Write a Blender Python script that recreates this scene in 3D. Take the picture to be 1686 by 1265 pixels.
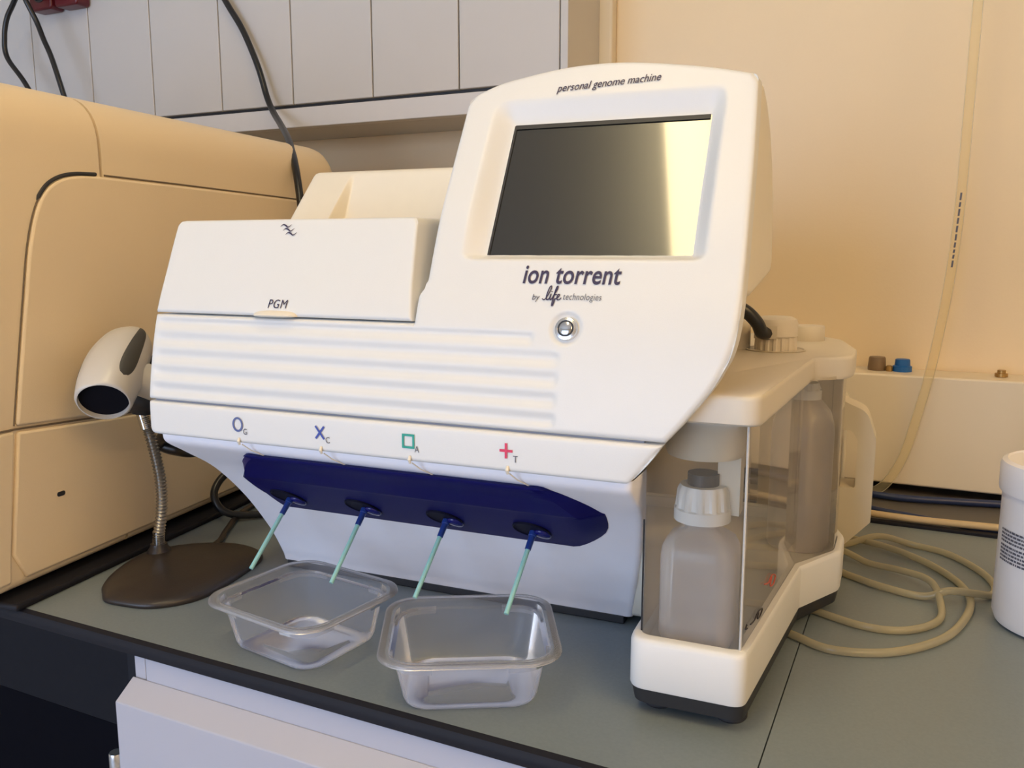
import bpy, bmesh, math, random
import numpy as np
from mathutils import Vector, Matrix
from math import sin, cos, radians, pi, sqrt

for o in list(bpy.data.objects): bpy.data.objects.remove(o)
SC = bpy.context.scene
COL = SC.collection
Z0 = 0.9                      # height of the worktop above the floor

# ------------------------------------------------------------------ camera
cam_d = bpy.data.cameras.new('camera'); cam = bpy.data.objects.new('camera', cam_d); COL.objects.link(cam)
cam_d.sensor_fit = 'HORIZONTAL'; cam_d.sensor_width = 36.0; cam_d.lens = 36.0*1413/1686
cam_d.clip_start = 0.02; cam_d.clip_end = 50
cam.location = (0, 0, Z0+0.35)
cam.rotation_euler = (radians(90-8.93), 0, radians(25.8))
SC.camera = cam

# ------------------------------------------------------------------ look
SC.view_settings.view_transform = 'Standard'
SC.view_settings.look = 'None'
SC.view_settings.gamma = 1.0
SC.view_settings.use_curve_mapping = False
SC.view_settings.exposure = 0.0

w = bpy.data.worlds.new('world'); SC.world = w; w.use_nodes = True
w.node_tree.nodes['Background'].inputs[0].default_value = (0.55, 0.70, 1.0, 1)
w.node_tree.nodes['Background'].inputs[1].default_value = 1.2

# daylight arriving through the windows behind the camera
def area(name, loc, rot, sx, sy, power, color):
    d = bpy.data.lights.new(name, 'AREA'); d.shape = 'RECTANGLE'; d.size = sx; d.size_y = sy
    d.energy = power; d.color = color
    o = bpy.data.objects.new(name, d); COL.objects.link(o); o.location = (loc[0], loc[1], loc[2]+Z0); o.rotation_euler = rot
    return o
FILL_W = 17.0; FILL_COL = (1.0, 0.66, 0.28)
DAY_W = 60.0; DAY_COL = (0.57, 0.72, 1.0)
area('daylight', (-1.25, -2.62, 0.38), (radians(90), 0, 0), 2.2, 1.6, DAY_W, DAY_COL)

# ------------------------------------------------------------------ materials
def mat(name, col, rough=0.5, metal=0.0, spec=0.5, noise=0.0, nscale=60, bump=0.0, bscale=400, coat=0.0, emit=None, estr=0, sub=0.0):
    m = bpy.data.materials.new(name); m.use_nodes = True
    nt = m.node_tree; b = nt.nodes['Principled BSDF']
    b.inputs['Roughness'].default_value = rough; b.inputs['Metallic'].default_value = metal
    b.inputs['Specular IOR Level'].default_value = spec
    b.inputs['Coat Weight'].default_value = coat
    tc = nt.nodes.new('ShaderNodeTexCoord')
    nz = nt.nodes.new('ShaderNodeTexNoise'); nz.inputs['Scale'].default_value = nscale; nz.inputs['Detail'].default_value = 4
    nt.links.new(tc.outputs['Object'], nz.inputs['Vector'])
    mx = nt.nodes.new('ShaderNodeMix'); mx.data_type = 'RGBA'
    c = np.array(col)
    mx.inputs[6].default_value = (*np.clip(c*(1-noise), 0, 1), 1); mx.inputs[7].default_value = (*np.clip(c*(1+noise), 0, 1), 1)
    nt.links.new(nz.outputs['Fac'], mx.inputs[0]); nt.links.new(mx.outputs[2], b.inputs['Base Color'])
    if bump:
        n2 = nt.nodes.new('ShaderNodeTexNoise'); n2.inputs['Scale'].default_value = bscale
        nt.links.new(tc.outputs['Object'], n2.inputs['Vector'])
        bp = nt.nodes.new('ShaderNodeBump'); bp.inputs['Strength'].default_value = bump; bp.inputs['Distance'].default_value = 0.0006
        nt.links.new(n2.outputs['Fac'], bp.inputs['Height']); nt.links.new(bp.outputs[0], b.inputs['Normal'])
    if emit:
        b.inputs['Emission Color'].default_value = (*emit, 1); b.inputs['Emission Strength'].default_value = estr
    return m

def clear_mat(name, tint, haze, haze_col, rough=0.08, gloss=1.0, ior=1.45, edge=0.5):
    """clear or cloudy plastic sheet: see-through, a milky share and a fresnel reflection"""
    m = bpy.data.materials.new(name); m.use_nodes = True; nt = m.node_tree; nt.nodes.clear()
    out = nt.nodes.new('ShaderNodeOutputMaterial')
    tr = nt.nodes.new('ShaderNodeBsdfTransparent'); tr.inputs[0].default_value = (*tint, 1)
    df = nt.nodes.new('ShaderNodeBsdfDiffuse'); df.inputs[0].default_value = (*haze_col, 1)
    tl = nt.nodes.new('ShaderNodeBsdfTranslucent'); tl.inputs[0].default_value = (*haze_col, 1)
    m1 = nt.nodes.new('ShaderNodeMixShader'); m1.inputs[0].default_value = 0.45
    nt.links.new(df.outputs[0], m1.inputs[1]); nt.links.new(tl.outputs[0], m1.inputs[2])
    # the milky share grows where the sheet is seen edge-on
    lw = nt.nodes.new('ShaderNodeLayerWeight'); lw.inputs[0].default_value = edge
    tc = nt.nodes.new('ShaderNodeTexCoord'); nz = nt.nodes.new('ShaderNodeTexNoise'); nz.inputs['Scale'].default_value = 25
    nt.links.new(tc.outputs['Object'], nz.inputs['Vector'])
    mr = nt.nodes.new('ShaderNodeMapRange'); mr.inputs[3].default_value = haze*0.8; mr.inputs[4].default_value = haze*1.2
    nt.links.new(nz.outputs['Fac'], mr.inputs[0])
    ml = nt.nodes.new('ShaderNodeMath'); ml.operation = 'MULTIPLY_ADD'; ml.use_clamp = True
    nt.links.new(lw.outputs['Facing'], ml.inputs[0]); ml.inputs[1].default_value = haze*1.2; nt.links.new(mr.outputs[0], ml.inputs[2])
    m2 = nt.nodes.new('ShaderNodeMixShader'); nt.links.new(ml.outputs[0], m2.inputs[0])
    nt.links.new(tr.outputs[0], m2.inputs[1]); nt.links.new(m1.outputs[0], m2.inputs[2])
    gl = nt.nodes.new('ShaderNodeBsdfGlossy'); gl.inputs['Roughness'].default_value = rough; gl.inputs[0].default_value = (gloss, gloss, gloss, 1)
    fr = nt.nodes.new('ShaderNodeFresnel'); fr.inputs[0].default_value = ior
    m3 = nt.nodes.new('ShaderNodeMixShader'); nt.links.new(fr.outputs[0], m3.inputs[0])
    nt.links.new(m2.outputs[0], m3.inputs[1]); nt.links.new(gl.outputs[0], m3.inputs[2])
    nt.links.new(m3.outputs[0], out.inputs[0])
    return m

M = {}
M['shell']   = mat('white_plastic', (0.745, 0.735, 0.705), 0.42, noise=0.01, bump=0.12, bscale=1500)
M['shell2']  = mat('cream_plastic', (0.80, 0.73, 0.60), 0.45, noise=0.02, bump=0.15, bscale=1200)
M['baylid']  = mat('beige_lid_plastic', (0.66, 0.59, 0.48), 0.45, noise=0.02, bump=0.15, bscale=1200)  # beige lid plastic, darkened to carry the tower's shadow on top
M['beige']   = mat('beige_plastic', (0.84, 0.69, 0.48), 0.5, noise=0.03, nscale=8, bump=0.25, bscale=900)
M['lower']   = mat('pale_grey_plastic', (0.90, 0.88, 0.92), 0.45, noise=0.02, bump=0.1, bscale=1200)
M['blue']    = mat('navy_plastic', (0.006, 0.006, 0.090), 0.45, spec=0.12, noise=0.08, bump=0.08, bscale=700)
M['black']   = mat('black_plastic', (0.022, 0.022, 0.025), 0.5, noise=0.1)
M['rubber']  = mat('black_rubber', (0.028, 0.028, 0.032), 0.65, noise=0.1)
M['cable']   = mat('black_cable_sheath', (0.012, 0.012, 0.013), 0.32, noise=0.1)
M['seam']    = mat('grey_joint_strip', (0.30, 0.30, 0.33), 0.7, spec=.1)
M['groove']  = mat('shaded_joint_filler', (0.16, 0.12, 0.08), 0.7, noise=0.05)  # brown tone painted as the shade in the panel seams
M['brown']   = mat('dark_brown_plastic', (0.030, 0.023, 0.020), 0.38, noise=0.15, bump=0.2, bscale=600)
M['steel']   = mat('brushed_steel', (0.72, 0.72, 0.72), 0.24, metal=1, noise=0.05)
M['gooseneck'] = mat('dull_ribbed_steel', (0.42, 0.40, 0.37), 0.36, metal=1, noise=0.05)
M['chrome']  = mat('chrome', (0.62, 0.62, 0.62), 0.15, metal=1, noise=0.03)
M['ink']     = mat('dark_ink', (0.035, 0.025, 0.07), 0.5, noise=0.02)
M['inkgrey'] = mat('grey_ink', (0.10, 0.10, 0.13), 0.5, noise=0.02)
M['inkblue'] = mat('blue_ink', (0.045, 0.075, 0.36), 0.5, noise=0.02)
M['inkslate']= mat('slate_ink', (0.10, 0.13, 0.30), 0.5, noise=0.02)
M['inkteal'] = mat('teal_ink', (0.02, 0.33, 0.25), 0.5, noise=0.02)
M['inkred']  = mat('red_ink', (0.68, 0.04, 0.10), 0.5, noise=0.02)
M['red_mark']= mat('red_marker', (0.5, 0.09, 0.05), 0.5, noise=0.02)
M['screen']  = mat('dark_display', (0.012, 0.012, 0.010), 0.25, spec=0.5, noise=0.05, coat=1.0)
M['screen'].node_tree.nodes['Principled BSDF'].inputs['Coat Roughness'].default_value = 0.05
M['teal_tube'] = mat('pale_turquoise_tube', (0.30, 0.62, 0.60), 0.35, noise=0.04)
M['blue_collar'] = mat('blue_fitting', (0.015, 0.045, 0.24), 0.3, noise=0.05)
M['worktop'] = mat('grey_green_laminate', (0.195, 0.235, 0.255), 0.42, noise=0.10, nscale=350, bump=0.06, bscale=900)
M['edge']    = mat('dark_edging', (0.010, 0.010, 0.015), 0.6, spec=0.25, noise=0.1)
M['cabinet'] = mat('grey_white_laminate', (0.58, 0.55, 0.52), 0.4, noise=0.02, nscale=15)
M['cabinet2']= mat('pale_grey_laminate', (0.46, 0.46, 0.52), 0.42, noise=0.02, nscale=15)
M['rail']    = mat('grey_white_rail', (0.66, 0.63, 0.61), 0.4, noise=0.02)
M['dark_panel'] = mat('dark_grey_panel', (0.018, 0.018, 0.023), 0.7, spec=0.2, noise=0.1)
M['kick']    = mat('black_board', (0.005, 0.005, 0.009), 0.8, spec=0.1, noise=0.1)
M['board']   = mat('dark_grey_board', (0.030, 0.030, 0.036), 0.7, spec=0.2, noise=0.1)
M['wall']    = mat('cream_wall_paint', (0.84, 0.67, 0.43), 0.42, noise=0.03, nscale=5, bump=0.3, bscale=250)
M['wall_plain'] = mat('off_white_wall_paint', (0.70, 0.64, 0.54), 0.8, noise=0.02, nscale=5)
M['duct']    = mat('cream_painted_metal', (0.80, 0.70, 0.54), 0.4, noise=0.03, nscale=12)
M['ceiling'] = mat('ceiling_paint', (0.75, 0.70, 0.62), 0.9, noise=0.02)
M['floor']   = mat('dark_floor_vinyl', (0.42, 0.44, 0.48), 0.5, noise=0.15, nscale=30)
M['socket']  = mat('dark_red_plastic', (0.11, 0.008, 0.014), 0.32, noise=0.08)
M['milky']   = mat('milky_plastic', (0.74, 0.66, 0.50), 0.38, noise=0.05, nscale=20)
M['bucket']  = mat('white_tub_plastic', (0.83, 0.80, 0.80), 0.35, noise=0.01)
M['bronze']  = mat('brown_cap_plastic', (0.20, 0.13, 0.07), 0.45, noise=0.1)
M['brass']   = mat('brass', (0.45, 0.28, 0.10), 0.35, metal=0.8, noise=0.1)
M['bluecap'] = mat('bright_blue_plastic', (0.01, 0.12, 0.40), 0.4, noise=0.05)
M['bluecable'] = mat('dark_blue_cable', (0.015, 0.03, 0.10), 0.4, noise=0.1)
M['creamcable'] = mat('cream_cable', (0.55, 0.42, 0.24), 0.4, noise=0.05)
M['grip']    = mat('dark_grey_rubber', (0.055, 0.052, 0.045), 0.55, noise=0.08)
M['scanner'] = mat('light_grey_plastic', (0.58, 0.55, 0.50), 0.28, noise=0.02)
M['bayshade'] = mat('beige_bottle_holder', (0.62, 0.55, 0.43), 0.5, noise=0.03)
M['acrylic'] = clear_mat('clear_acrylic', (0.97, 0.96, 0.93), 0.11, (0.85, 0.78, 0.66), rough=0.04, ior=1.4, edge=0.25)
M['tubclear'] = clear_mat('clear_tub_plastic', (0.985, 0.985, 0.99), 0.18, (0.60, 0.62, 0.70), rough=0.30, ior=1.20, edge=0.25)
M['tubrim']  = clear_mat('cloudy_tub_rim', (0.96, 0.96, 0.97), 0.22, (0.66, 0.68, 0.74), rough=0.25, ior=1.36, edge=0.3)
M['bottle']  = clear_mat('cloudy_bottle_plastic', (0.96, 0.94, 0.92), 0.45, (0.88, 0.83, 0.80), rough=0.3, ior=1.4, edge=0.3)
M['hose']    = clear_mat('cloudy_hose', (0.85, 0.80, 0.66), 0.48, (0.72, 0.66, 0.46), rough=0.2, ior=1.4, edge=0.4)
M['hose2']   = clear_mat('yellowed_clear_hose', (0.985, 0.965, 0.90), 0.15, (0.90, 0.82, 0.58), rough=0.3, ior=1.10, edge=0.15)

# ------------------------------------------------------------------ helpers
def link(o, parent=None):
    COL.objects.link(o)
    if parent is not None: o.parent = parent
    return o
def tag(o, label=None, cat=None, group=None, kind=None):
    if label: o['label'] = label
    if cat: o['category'] = cat
    if group: o['group'] = group
    if kind: o['kind'] = kind
    return o
def empty(name, loc, rz=0, label=None, cat=None, group=None):
    o = bpy.data.objects.new(name, None); o.empty_display_size = 0.02; link(o)
    o.location = (loc[0], loc[1], loc[2]+Z0); o.rotation_euler = (0, 0, rz)
    return tag(o, label, cat, group)
def obj(name, verts, faces, m, parent=None, smooth=True, loc=None, rz=0, recalc=True, angle=35):
    me = bpy.data.meshes.new(name); me.from_pydata([tuple(map(float, v)) for v in verts], [], faces)
    bm = bmesh.new(); bm.from_mesh(me)
    if recalc: bmesh.ops.recalc_face_normals(bm, faces=bm.faces)
    bm.to_mesh(me); bm.free()
    me.materials.append(m)
    if smooth:
        me.polygons.foreach_set('use_smooth', [True]*len(me.polygons))
        try: me.set_sharp_from_angle(angle=radians(angle))
        except Exception: pass
    o = bpy.data.objects.new(name, me); link(o, parent)
    if parent is None:
        l = loc or (0, 0, 0); o.location = (l[0], l[1], l[2]+Z0)
        o.rotation_euler = (0, 0, rz)
    return o
def bevel(o, r, seg=3, angle=40):
    b = o.modifiers.new('bevel', 'BEVEL'); b.width = r; b.segments = seg; b.limit_method = 'ANGLE'; b.angle_limit = radians(angle)
    b.harden_normals = False
    return o
def box(name, x0, x1, y0, y1, z0, z1, m, parent=None, r=0.0, seg=3, **k):
    loc = (0, 0, 0)
    if parent is None:
        loc = ((x0+x1)/2, (y0+y1)/2, z0)
    a, b, c = loc
    v = [(x-a, y-b, z-c) for x in (x0, x1) for y in (y0, y1) for z in (z0, z1)]
    f = [(0,1,3,2),(4,6,7,5),(0,4,5,1),(2,3,7,6),(0,2,6,4),(1,5,7,3)]
    o = obj(name, v, f, m, parent, smooth=r > 0, loc=loc)
    if r: bevel(o, r, seg)
    return o
def prism(name, poly, a0, a1, axis, m, parent=None, r=0, seg=3, smooth=True, ang=40, loc=None, holes=None):
    """poly: 2D outline; axis 'x': poly=(y,z) swept x a0..a1; 'y': poly=(x,z); 'z': poly=(x,y)"""
    n = len(poly)
    def P(p, a):
        return {'x': (a, p[0], p[1]), 'y': (p[0], a, p[1]), 'z': (p[0], p[1], a)}[axis]
    v = [P(p, a0) for p in poly]+[P(p, a1) for p in poly]
    f = [tuple(range(n)), tuple(range(2*n-1, n-1, -1))]+[(i, (i+1) % n, n+(i+1) % n, n+i) for i in range(n)]
    o = obj(name, v, f, m, parent, smooth=smooth, loc=loc)
    if r: bevel(o, r, seg, ang)
    return o
def rrect(x0, x1, y0, y1, r, n=6, rs=None):
    """rounded rectangle outline, counter-clockwise from the right-top corner"""
    rs = rs or (r, r, r, r); out = []
    for (cx, cy, st, rr) in ((x1, y1, 0, rs[0]), (x0, y1, 90, rs[1]), (x0, y0, 180, rs[2]), (x1, y0, 270, rs[3])):
        sx = -1 if cx == x1 else 1; sy = -1 if cy == y1 else 1
        for k in range(n+1):
            t = radians(st+90*k/n); out.append((cx+sx*rr+rr*cos(t), cy+sy*rr+rr*sin(t)))
    return out
def fillet(poly, rs, n=6):
    """round the corners of a polygon"""
    out = []; N = len(poly)
    for i, p in enumerate(poly):
        r = rs[i] if isinstance(rs, (list, tuple)) else rs
        p = Vector(p); a = (Vector(poly[i-1])-p); b = (Vector(poly[(i+1) % N])-p)
        if r <= 0: out.append(tuple(p)); continue
        la, lb = a.length, b.length; a.normalize(); b.normalize()
        th = a.angle(b)/2; d = min(r/math.tan(th), la*.49, lb*.49)
        p0 = p+a*d; p1 = p+b*d
        for k in range(n+1):
            t = k/n; q = p0*(1-t)**2+p*2*t*(1-t)+p1*t*t; out.append(tuple(q))
    return out
def catmull(pts, n=8, closed=False):
    P = [Vector(p) for p in pts]; out = []
    N = len(P); rng = range(N if closed else N-1)
    for i in rng:
        p1 = P[i]; p2 = P[(i+1) % N]
        p0 = P[i-1] if (i > 0 or closed) else p1*2-p2
        p3 = P[(i+2) % N] if (i+2 < N or closed) else p2*2-p1
        for k in range(n):
            t = k/n
            out.append(0.5*((2*p1)+(p2-p0)*t+(2*p0-5*p1+4*p2-p3)*t*t+(3*p1-p0-3*p2+p3)*t**3))
    if not closed: out.append(P[-1])
    return out
def tube_geo(pts, rad, seg=10, caps=True):
    V, F = [], []; P = [Vector(p) for p in pts]; n = len(P)
    T = [((P[min(i+1, n-1)]-P[max(i-1, 0)])).normalized() for i in range(n)]
    ref = Vector((0, 0, 1)) if abs(T[0].z) < .9 else Vector((1, 0, 0))
    N = T[0].cross(ref).normalized()
    for i in range(n):
        N = (N-T[i]*N.dot(T[i])).normalized(); B = T[i].cross(N)
        r = rad[i] if hasattr(rad, '__len__') else rad
        for k in range(seg):
            a = 2*pi*k/seg; V.append(P[i]+(N*cos(a)+B*sin(a))*r)
    for i in range(n-1):
        for k in range(seg):
            F.append((i*seg+k, i*seg+(k+1) % seg, (i+1)*seg+(k+1) % seg, (i+1)*seg+k))
    if caps:
        F.append(tuple(range(seg))[::-1]); F.append(tuple(range((n-1)*seg, n*seg)))
    return V, F
def tube(name, pts, rad, m, parent=None, seg=10, n=8, smooth_path=True, **k):
    p = catmull(pts, n) if smooth_path else pts
    if parent is None:
        o0 = Vector(p[0]); p = [Vector(q)-o0 for q in p]; k['loc'] = tuple(o0)
    V, F = tube_geo(p, rad, seg); return obj(name, V, F, m, parent, angle=60, **k)
def lathe_geo(prof, c=(0, 0), seg=40, close=True):
    """prof: (r,z) list; open profile from axis or not"""
    V, F = [], []
    for (r, z) in prof:
        for k in range(seg):
            a = 2*pi*k/seg; V.append((c[0]+r*cos(a), c[1]+r*sin(a), z))
    n = len(prof)
    for i in range(n-1):
        for k in range(seg):
            F.append((i*seg+k, i*seg+(k+1) % seg, (i+1)*seg+(k+1) % seg, (i+1)*seg+k))
    if close:
        F.append(tuple(range(seg))[::-1]); F.append(tuple(range((n-1)*seg, n*seg)))
    return V, F
def lathe(name, prof, m, parent=None, c=(0, 0), seg=40, close=True, loc=None, angle=35):
    V, F = lathe_geo(prof, c, seg, close); return obj(name, V, F, m, parent, loc=loc, angle=angle)
def merge(*geos):
    V, F = [], []
    for v, f in geos:
        b = len(V); V += list(v); F += [tuple(i+b for i in q) for q in f]
    return V, F
def box_geo(x0, x1, y0, y1, z0, z1):
    v = [(x, y, z) for x in (x0, x1) for y in (y0, y1) for z in (z0, z1)]
    return v, [(0,1,3,2),(4,6,7,5),(0,4,5,1),(2,3,7,6),(0,2,6,4),(1,5,7,3)]
def smooth01(t): t = min(max(t, 0.0), 1.0); return t*t*(3-2*t)
def text_geo(body, size, shear=0.0, offset=0.0, xscale=1.0, spacing=1.0):
    c = bpy.data.curves.new('t', 'FONT'); c.body = body; c.size = size; c.shear = shear; c.offset = offset; c.space_character = spacing
    c.align_x = 'LEFT'; c.resolution_u = 6
    o = bpy.data.objects.new('t', c); COL.objects.link(o)
    dg = bpy.context.evaluated_depsgraph_get(); dg.update()
    me = bpy.data.meshes.new_from_object(o.evaluated_get(dg))
    V = [(v.co.x*xscale, v.co.y) for v in me.vertices]; F = [tuple(p.vertices) for p in me.polygons]
    bpy.data.objects.remove(o); bpy.data.curves.remove(c); bpy.data.meshes.remove(me)
    return V, F

# ------------------------------------------------------------------ the room
S = lambda o: tag(o, kind='structure')
WX0, WX1, WY0, WY1, WZ0, WZ1 = -3.0, 1.7, -2.7, 1.43, -0.9, 1.72
S(box('floor', WX0-.1, WX1+.1, WY0-.1, WY1+.1, WZ0-.1, WZ0, M['floor']))
S(box('ceiling', WX0-.1, WX1+.1, WY0-.1, WY1+.1, WZ1, WZ1+.1, M['ceiling']))
S(box('wall_back', WX0-.1, WX1+.1, WY1, WY1+.1, WZ0, WZ1, M['wall']))
S(box('wall_left', WX0-.1, WX0, WY0-.1, WY1, WZ0, WZ1, M['wall_plain']))
S(box('wall_right', WX1, WX1+.1, WY0-.1, WY1, WZ0, WZ1, M['wall_plain']))
# the wall behind the camera, with its window opening
wx0, wx1, wz0, wz1 = -2.4, -0.1, -0.50, 1.25
g = merge(box_geo(WX0, wx0, WY0-.1, WY0, WZ0, WZ1), box_geo(wx1, WX1, WY0-.1, WY0, WZ0, WZ1),
          box_geo(wx0, wx1, WY0-.1, WY0, WZ0, wz0), box_geo(wx0, wx1, WY0-.1, WY0, wz1, WZ1))
S(obj('wall_front', *g, M['wall_plain'], smooth=False))
g = [box_geo(wx0, wx1, WY0-.07, WY0-.02, wz0, wz0+.05), box_geo(wx0, wx1, WY0-.07, WY0-.02, wz1-.05, wz1)]
for q in range(4):
    x = wx0+(wx1-wx0-.05)*q/3; g.append(box_geo(x, x+.05, WY0-.07, WY0-.02, wz0, wz1))
S(obj('window_1', *merge(*g), M['cabinet2'], smooth=False))
# upright trim strip beside the wall cabinet
S(box('trim_1', -0.522, -0.497, 1.405, 1.43, 0.19, 1.72, M['duct'], r=.004))

# ceiling lamp: housing with a glowing diffuser
M['glow'] = mat('glowing_diffuser', (0.9, 0.85, 0.7), 0.5, emit=FILL_COL, estr=FILL_W)  # diffuser of the added fill lamp
M['glow_bench'] = mat('bright_glowing_diffuser', (0.9, 0.85, 0.7), 0.5, emit=(1.0, .80, .44), estr=27.0)
def ceiling_lamp(x, y, wd, ln, label, gm='glow'):
    lamp = empty('ceiling_lamp', (x, y, 1.66), 0, label, 'lamp', 'warm lamps on the ceiling')
    box('lamp_housing', -wd/2-.02, wd/2+.02, -ln/2-.02, ln/2+.02, 0.0, .06, M['rail'], lamp, r=.004)
    box('diffuser', -wd/2, wd/2, -ln/2, ln/2, -.012, 0.0, M[gm], lamp, r=.003)
ceiling_lamp(-.414, -.06, .11, .86, 'narrow warm fluorescent lamp on the ceiling above the bench', 'glow_bench')
ceiling_lamp(1.25, -.70, .30, 1.8, 'broad warm fluorescent lamp on the ceiling right of the bench')  # unseen lamp added to fill right-facing surfaces with warm light

# duct along the back wall
duct = empty('wall_duct', (0, 1.38, 0.0), 0, 'cream painted service duct running along the foot of the back wall', 'duct')
prism('duct_body', [(-.03, .008), (.05, .008), (.05, .170), (-.03, .170)], -1.0, 1.6, 'x', M['duct'], duct, r=.003)
box('end_cap', 1.6005, 1.603, -.032, .052, .006, .172, M['duct'], duct, r=.001)

# ------------------------------------------------------------------ worktop
def worktop(label, x0, x1):
    e = empty('worktop', ((x0+x1)/2, .85, -.015), 0, label, 'worktop')
    a, b = x0-(x0+x1)/2, x1-(x0+x1)/2
    box('laminate_top', a, b, -.337, .315, .001, .015, M['worktop'], e)
    prism('front_edging', [(-.337, .0), (-.340, .0), (-.343, .002), (-.344, .006), (-.344, .010), (-.342, .0135), (-.337, .0152)], a, b, 'x', M['edge'], e)
    box('back_edging', a, b, .315, .325, .0, .019, M['edge'], e, r=.001)
    return e
worktop('grey-green laminate worktop under the white sequencer and the two clear tubs', -2.2, -.0835)
worktop('grey-green laminate worktop piece under the white bucket, right of the joint line', -.0825, 1.6)
# service shelf behind worktop
sh = box('service_shelf', -2.2, 1.6, 1.18, 1.43, -.03, -.006, mat('grey_shelf', (.10, .092, .085), .5, noise=.1)); tag(sh, 'dark grey shelf between worktop and wall duct, with cables on it', 'shelf')

# base cabinet
bc = empty('base_cabinet', (-.1, .56, WZ0), 0, 'pale grey cabinet with a sloping-topped door under the worktop', 'cabinet')
def bcx(x0, x1, y0, y1, z0, z1, name, m, r=0): return box(name, x0+.1, x1+.1, y0-.56, y1-.56, z0-WZ0, z1-WZ0, m, bc, r=r)
bcx(-.634, 1.2, .545, 1.1, -.82, -.0155, 'carcass', M['cabinet2'])
bcx(-.632, -.6185, .513, .545, -.80, -.0155, 'side_panel', M['cabinet2'], .001)
bcx(-.617, 1.2, .512, .545, -.09, -.0155, 'fascia', M['cabinet2'], .001)
bcx(-.62, 1.19, .56, 1.0, -.90, -.82, 'plinth', M['black'])
# door with a sloping upper face
q = lambda y, z: (y-.56, z-WZ0)
d = prism('door', [q(.512, -.037), q(.512, -.75), q(.491, -.75), q(.491, -.052)], -.634+.1, -.02+.1, 'x', M['cabinet2'], bc, r=.0012)
v1, f1 = lathe_geo([(.006, 0), (.0065, .001), (.0065, .019), (.006, .020)], seg=16)
v2, f2 = lathe_geo([(.006, .0215), (.0065, .0225), (.0065, .045), (.006, .046)], seg=16)
hg = merge((v1, f1), (v2, f2), box_geo(.0, .012, -.001, .003, .004, .04))
h = obj('hinge', [(x-.640+.1, y+.493-.56, z-.150-WZ0) for x, y, z in hg[0]], hg[1], M['steel'], d)
# knee space to the left of the cabinet
kn = box('back_panel', -2.9, -.70, 1.10, 1.12, -.60, -.02, M['dark_panel']); tag(kn, 'dark grey panel at the back of the knee space under the worktop', 'panel')
kp = box('kick_board', -2.9, -.70, 1.10, 1.125, -.90, -.601, M['kick']); tag(kp, 'black board under the dark panel at the bottom left corner', 'panel')
kl = box('support_board', -1.325, -1.24, 1.06, 1.099, -.60, -.016, M['board']); tag(kl, 'dark upright board under the worktop left of the base cabinet', 'panel')

# ------------------------------------------------------------------ the sequencer
MA = radians(2.9)
pgm = empty('genome_sequencer', (-0.6296, 0.7180, 0.0), MA, 'white bench-top sequencer with tilted display, ribbed front and four turquoise drip tubes', 'lab instrument')

PZ = np.array([.150, .187, .217, .254, .293, .334, .377, .42, .46, .52, .60])
PV = np.array([-.180, -.181, -.1805, -.175, -.1655, -.149, -.130, -.1055, -.082, -.0475, -.001])
PT = np.gradient(PV, PZ)
def pv(z):
    """front profile of the face: depth for height"""
    i = int(np.clip(np.searchsorted(PZ, z)-1, 0, len(PZ)-2)); h = PZ[i+1]-PZ[i]; t = (z-PZ[i])/h
    return ((2*t**3-3*t*t+1)*PV[i]+(t**3-2*t*t+t)*h*PT[i]+(-2*t**3+3*t*t)*PV[i+1]+(t**3-t*t)*h*PT[i+1])
def pn(z):
    d = (pv(z+.002)-pv(z-.002))/.004; l = sqrt(1+d*d); return (-1/l, d/l)     # outward normal (v, z)
UR = [(.185, .438), (.193, .446), (.205, .456), (.217, .4642), (.231, .476), (.245, .4865), (.255, .4935), (.266, .4995), (.285, .5065), (.312, .5095), (.36, .5095), (.42, .5075), (.479, .504), (.52, .501)]
_uz = catmull([(a, b, 0) for a, b in UR], 8); UZ = [p[0] for p in _uz]; UU = [p[1] for p in _uz]
uR = lambda z: float(np.interp(z, UZ, UU))
_t = catmull([(.262, .4725, 0), (.285, .484, 0), (.307, .4905, 0), (.353, .4975, 0), (.395, .498, 0), (.434, .4935, 0), (.471, .487, 0), (.510, .4775, 0)], 8)
def ztop(u):
    z = float(np.interp(u, [p[0] for p in _t], [p[1] for p in _t]))
    for d, r in ((u-.268, .008), (.5035-u, .006)):
        d = max(d, 0)
        if d < r: z -= r-sqrt(max(r*r-(r-d)**2, 0))
    return z
def seg_dist(p, poly):
    a = np.array(poly); b = np.roll(a, -1, axis=0); p = np.array(p); ab = b-a
    t = np.clip(((p-a)*ab).sum(1)/np.maximum((ab*ab).sum(1), 1e-12), 0, 1)
    return float(np.sqrt((((a+ab*t[:, None])-p)**2).sum(1)).min())
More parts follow.
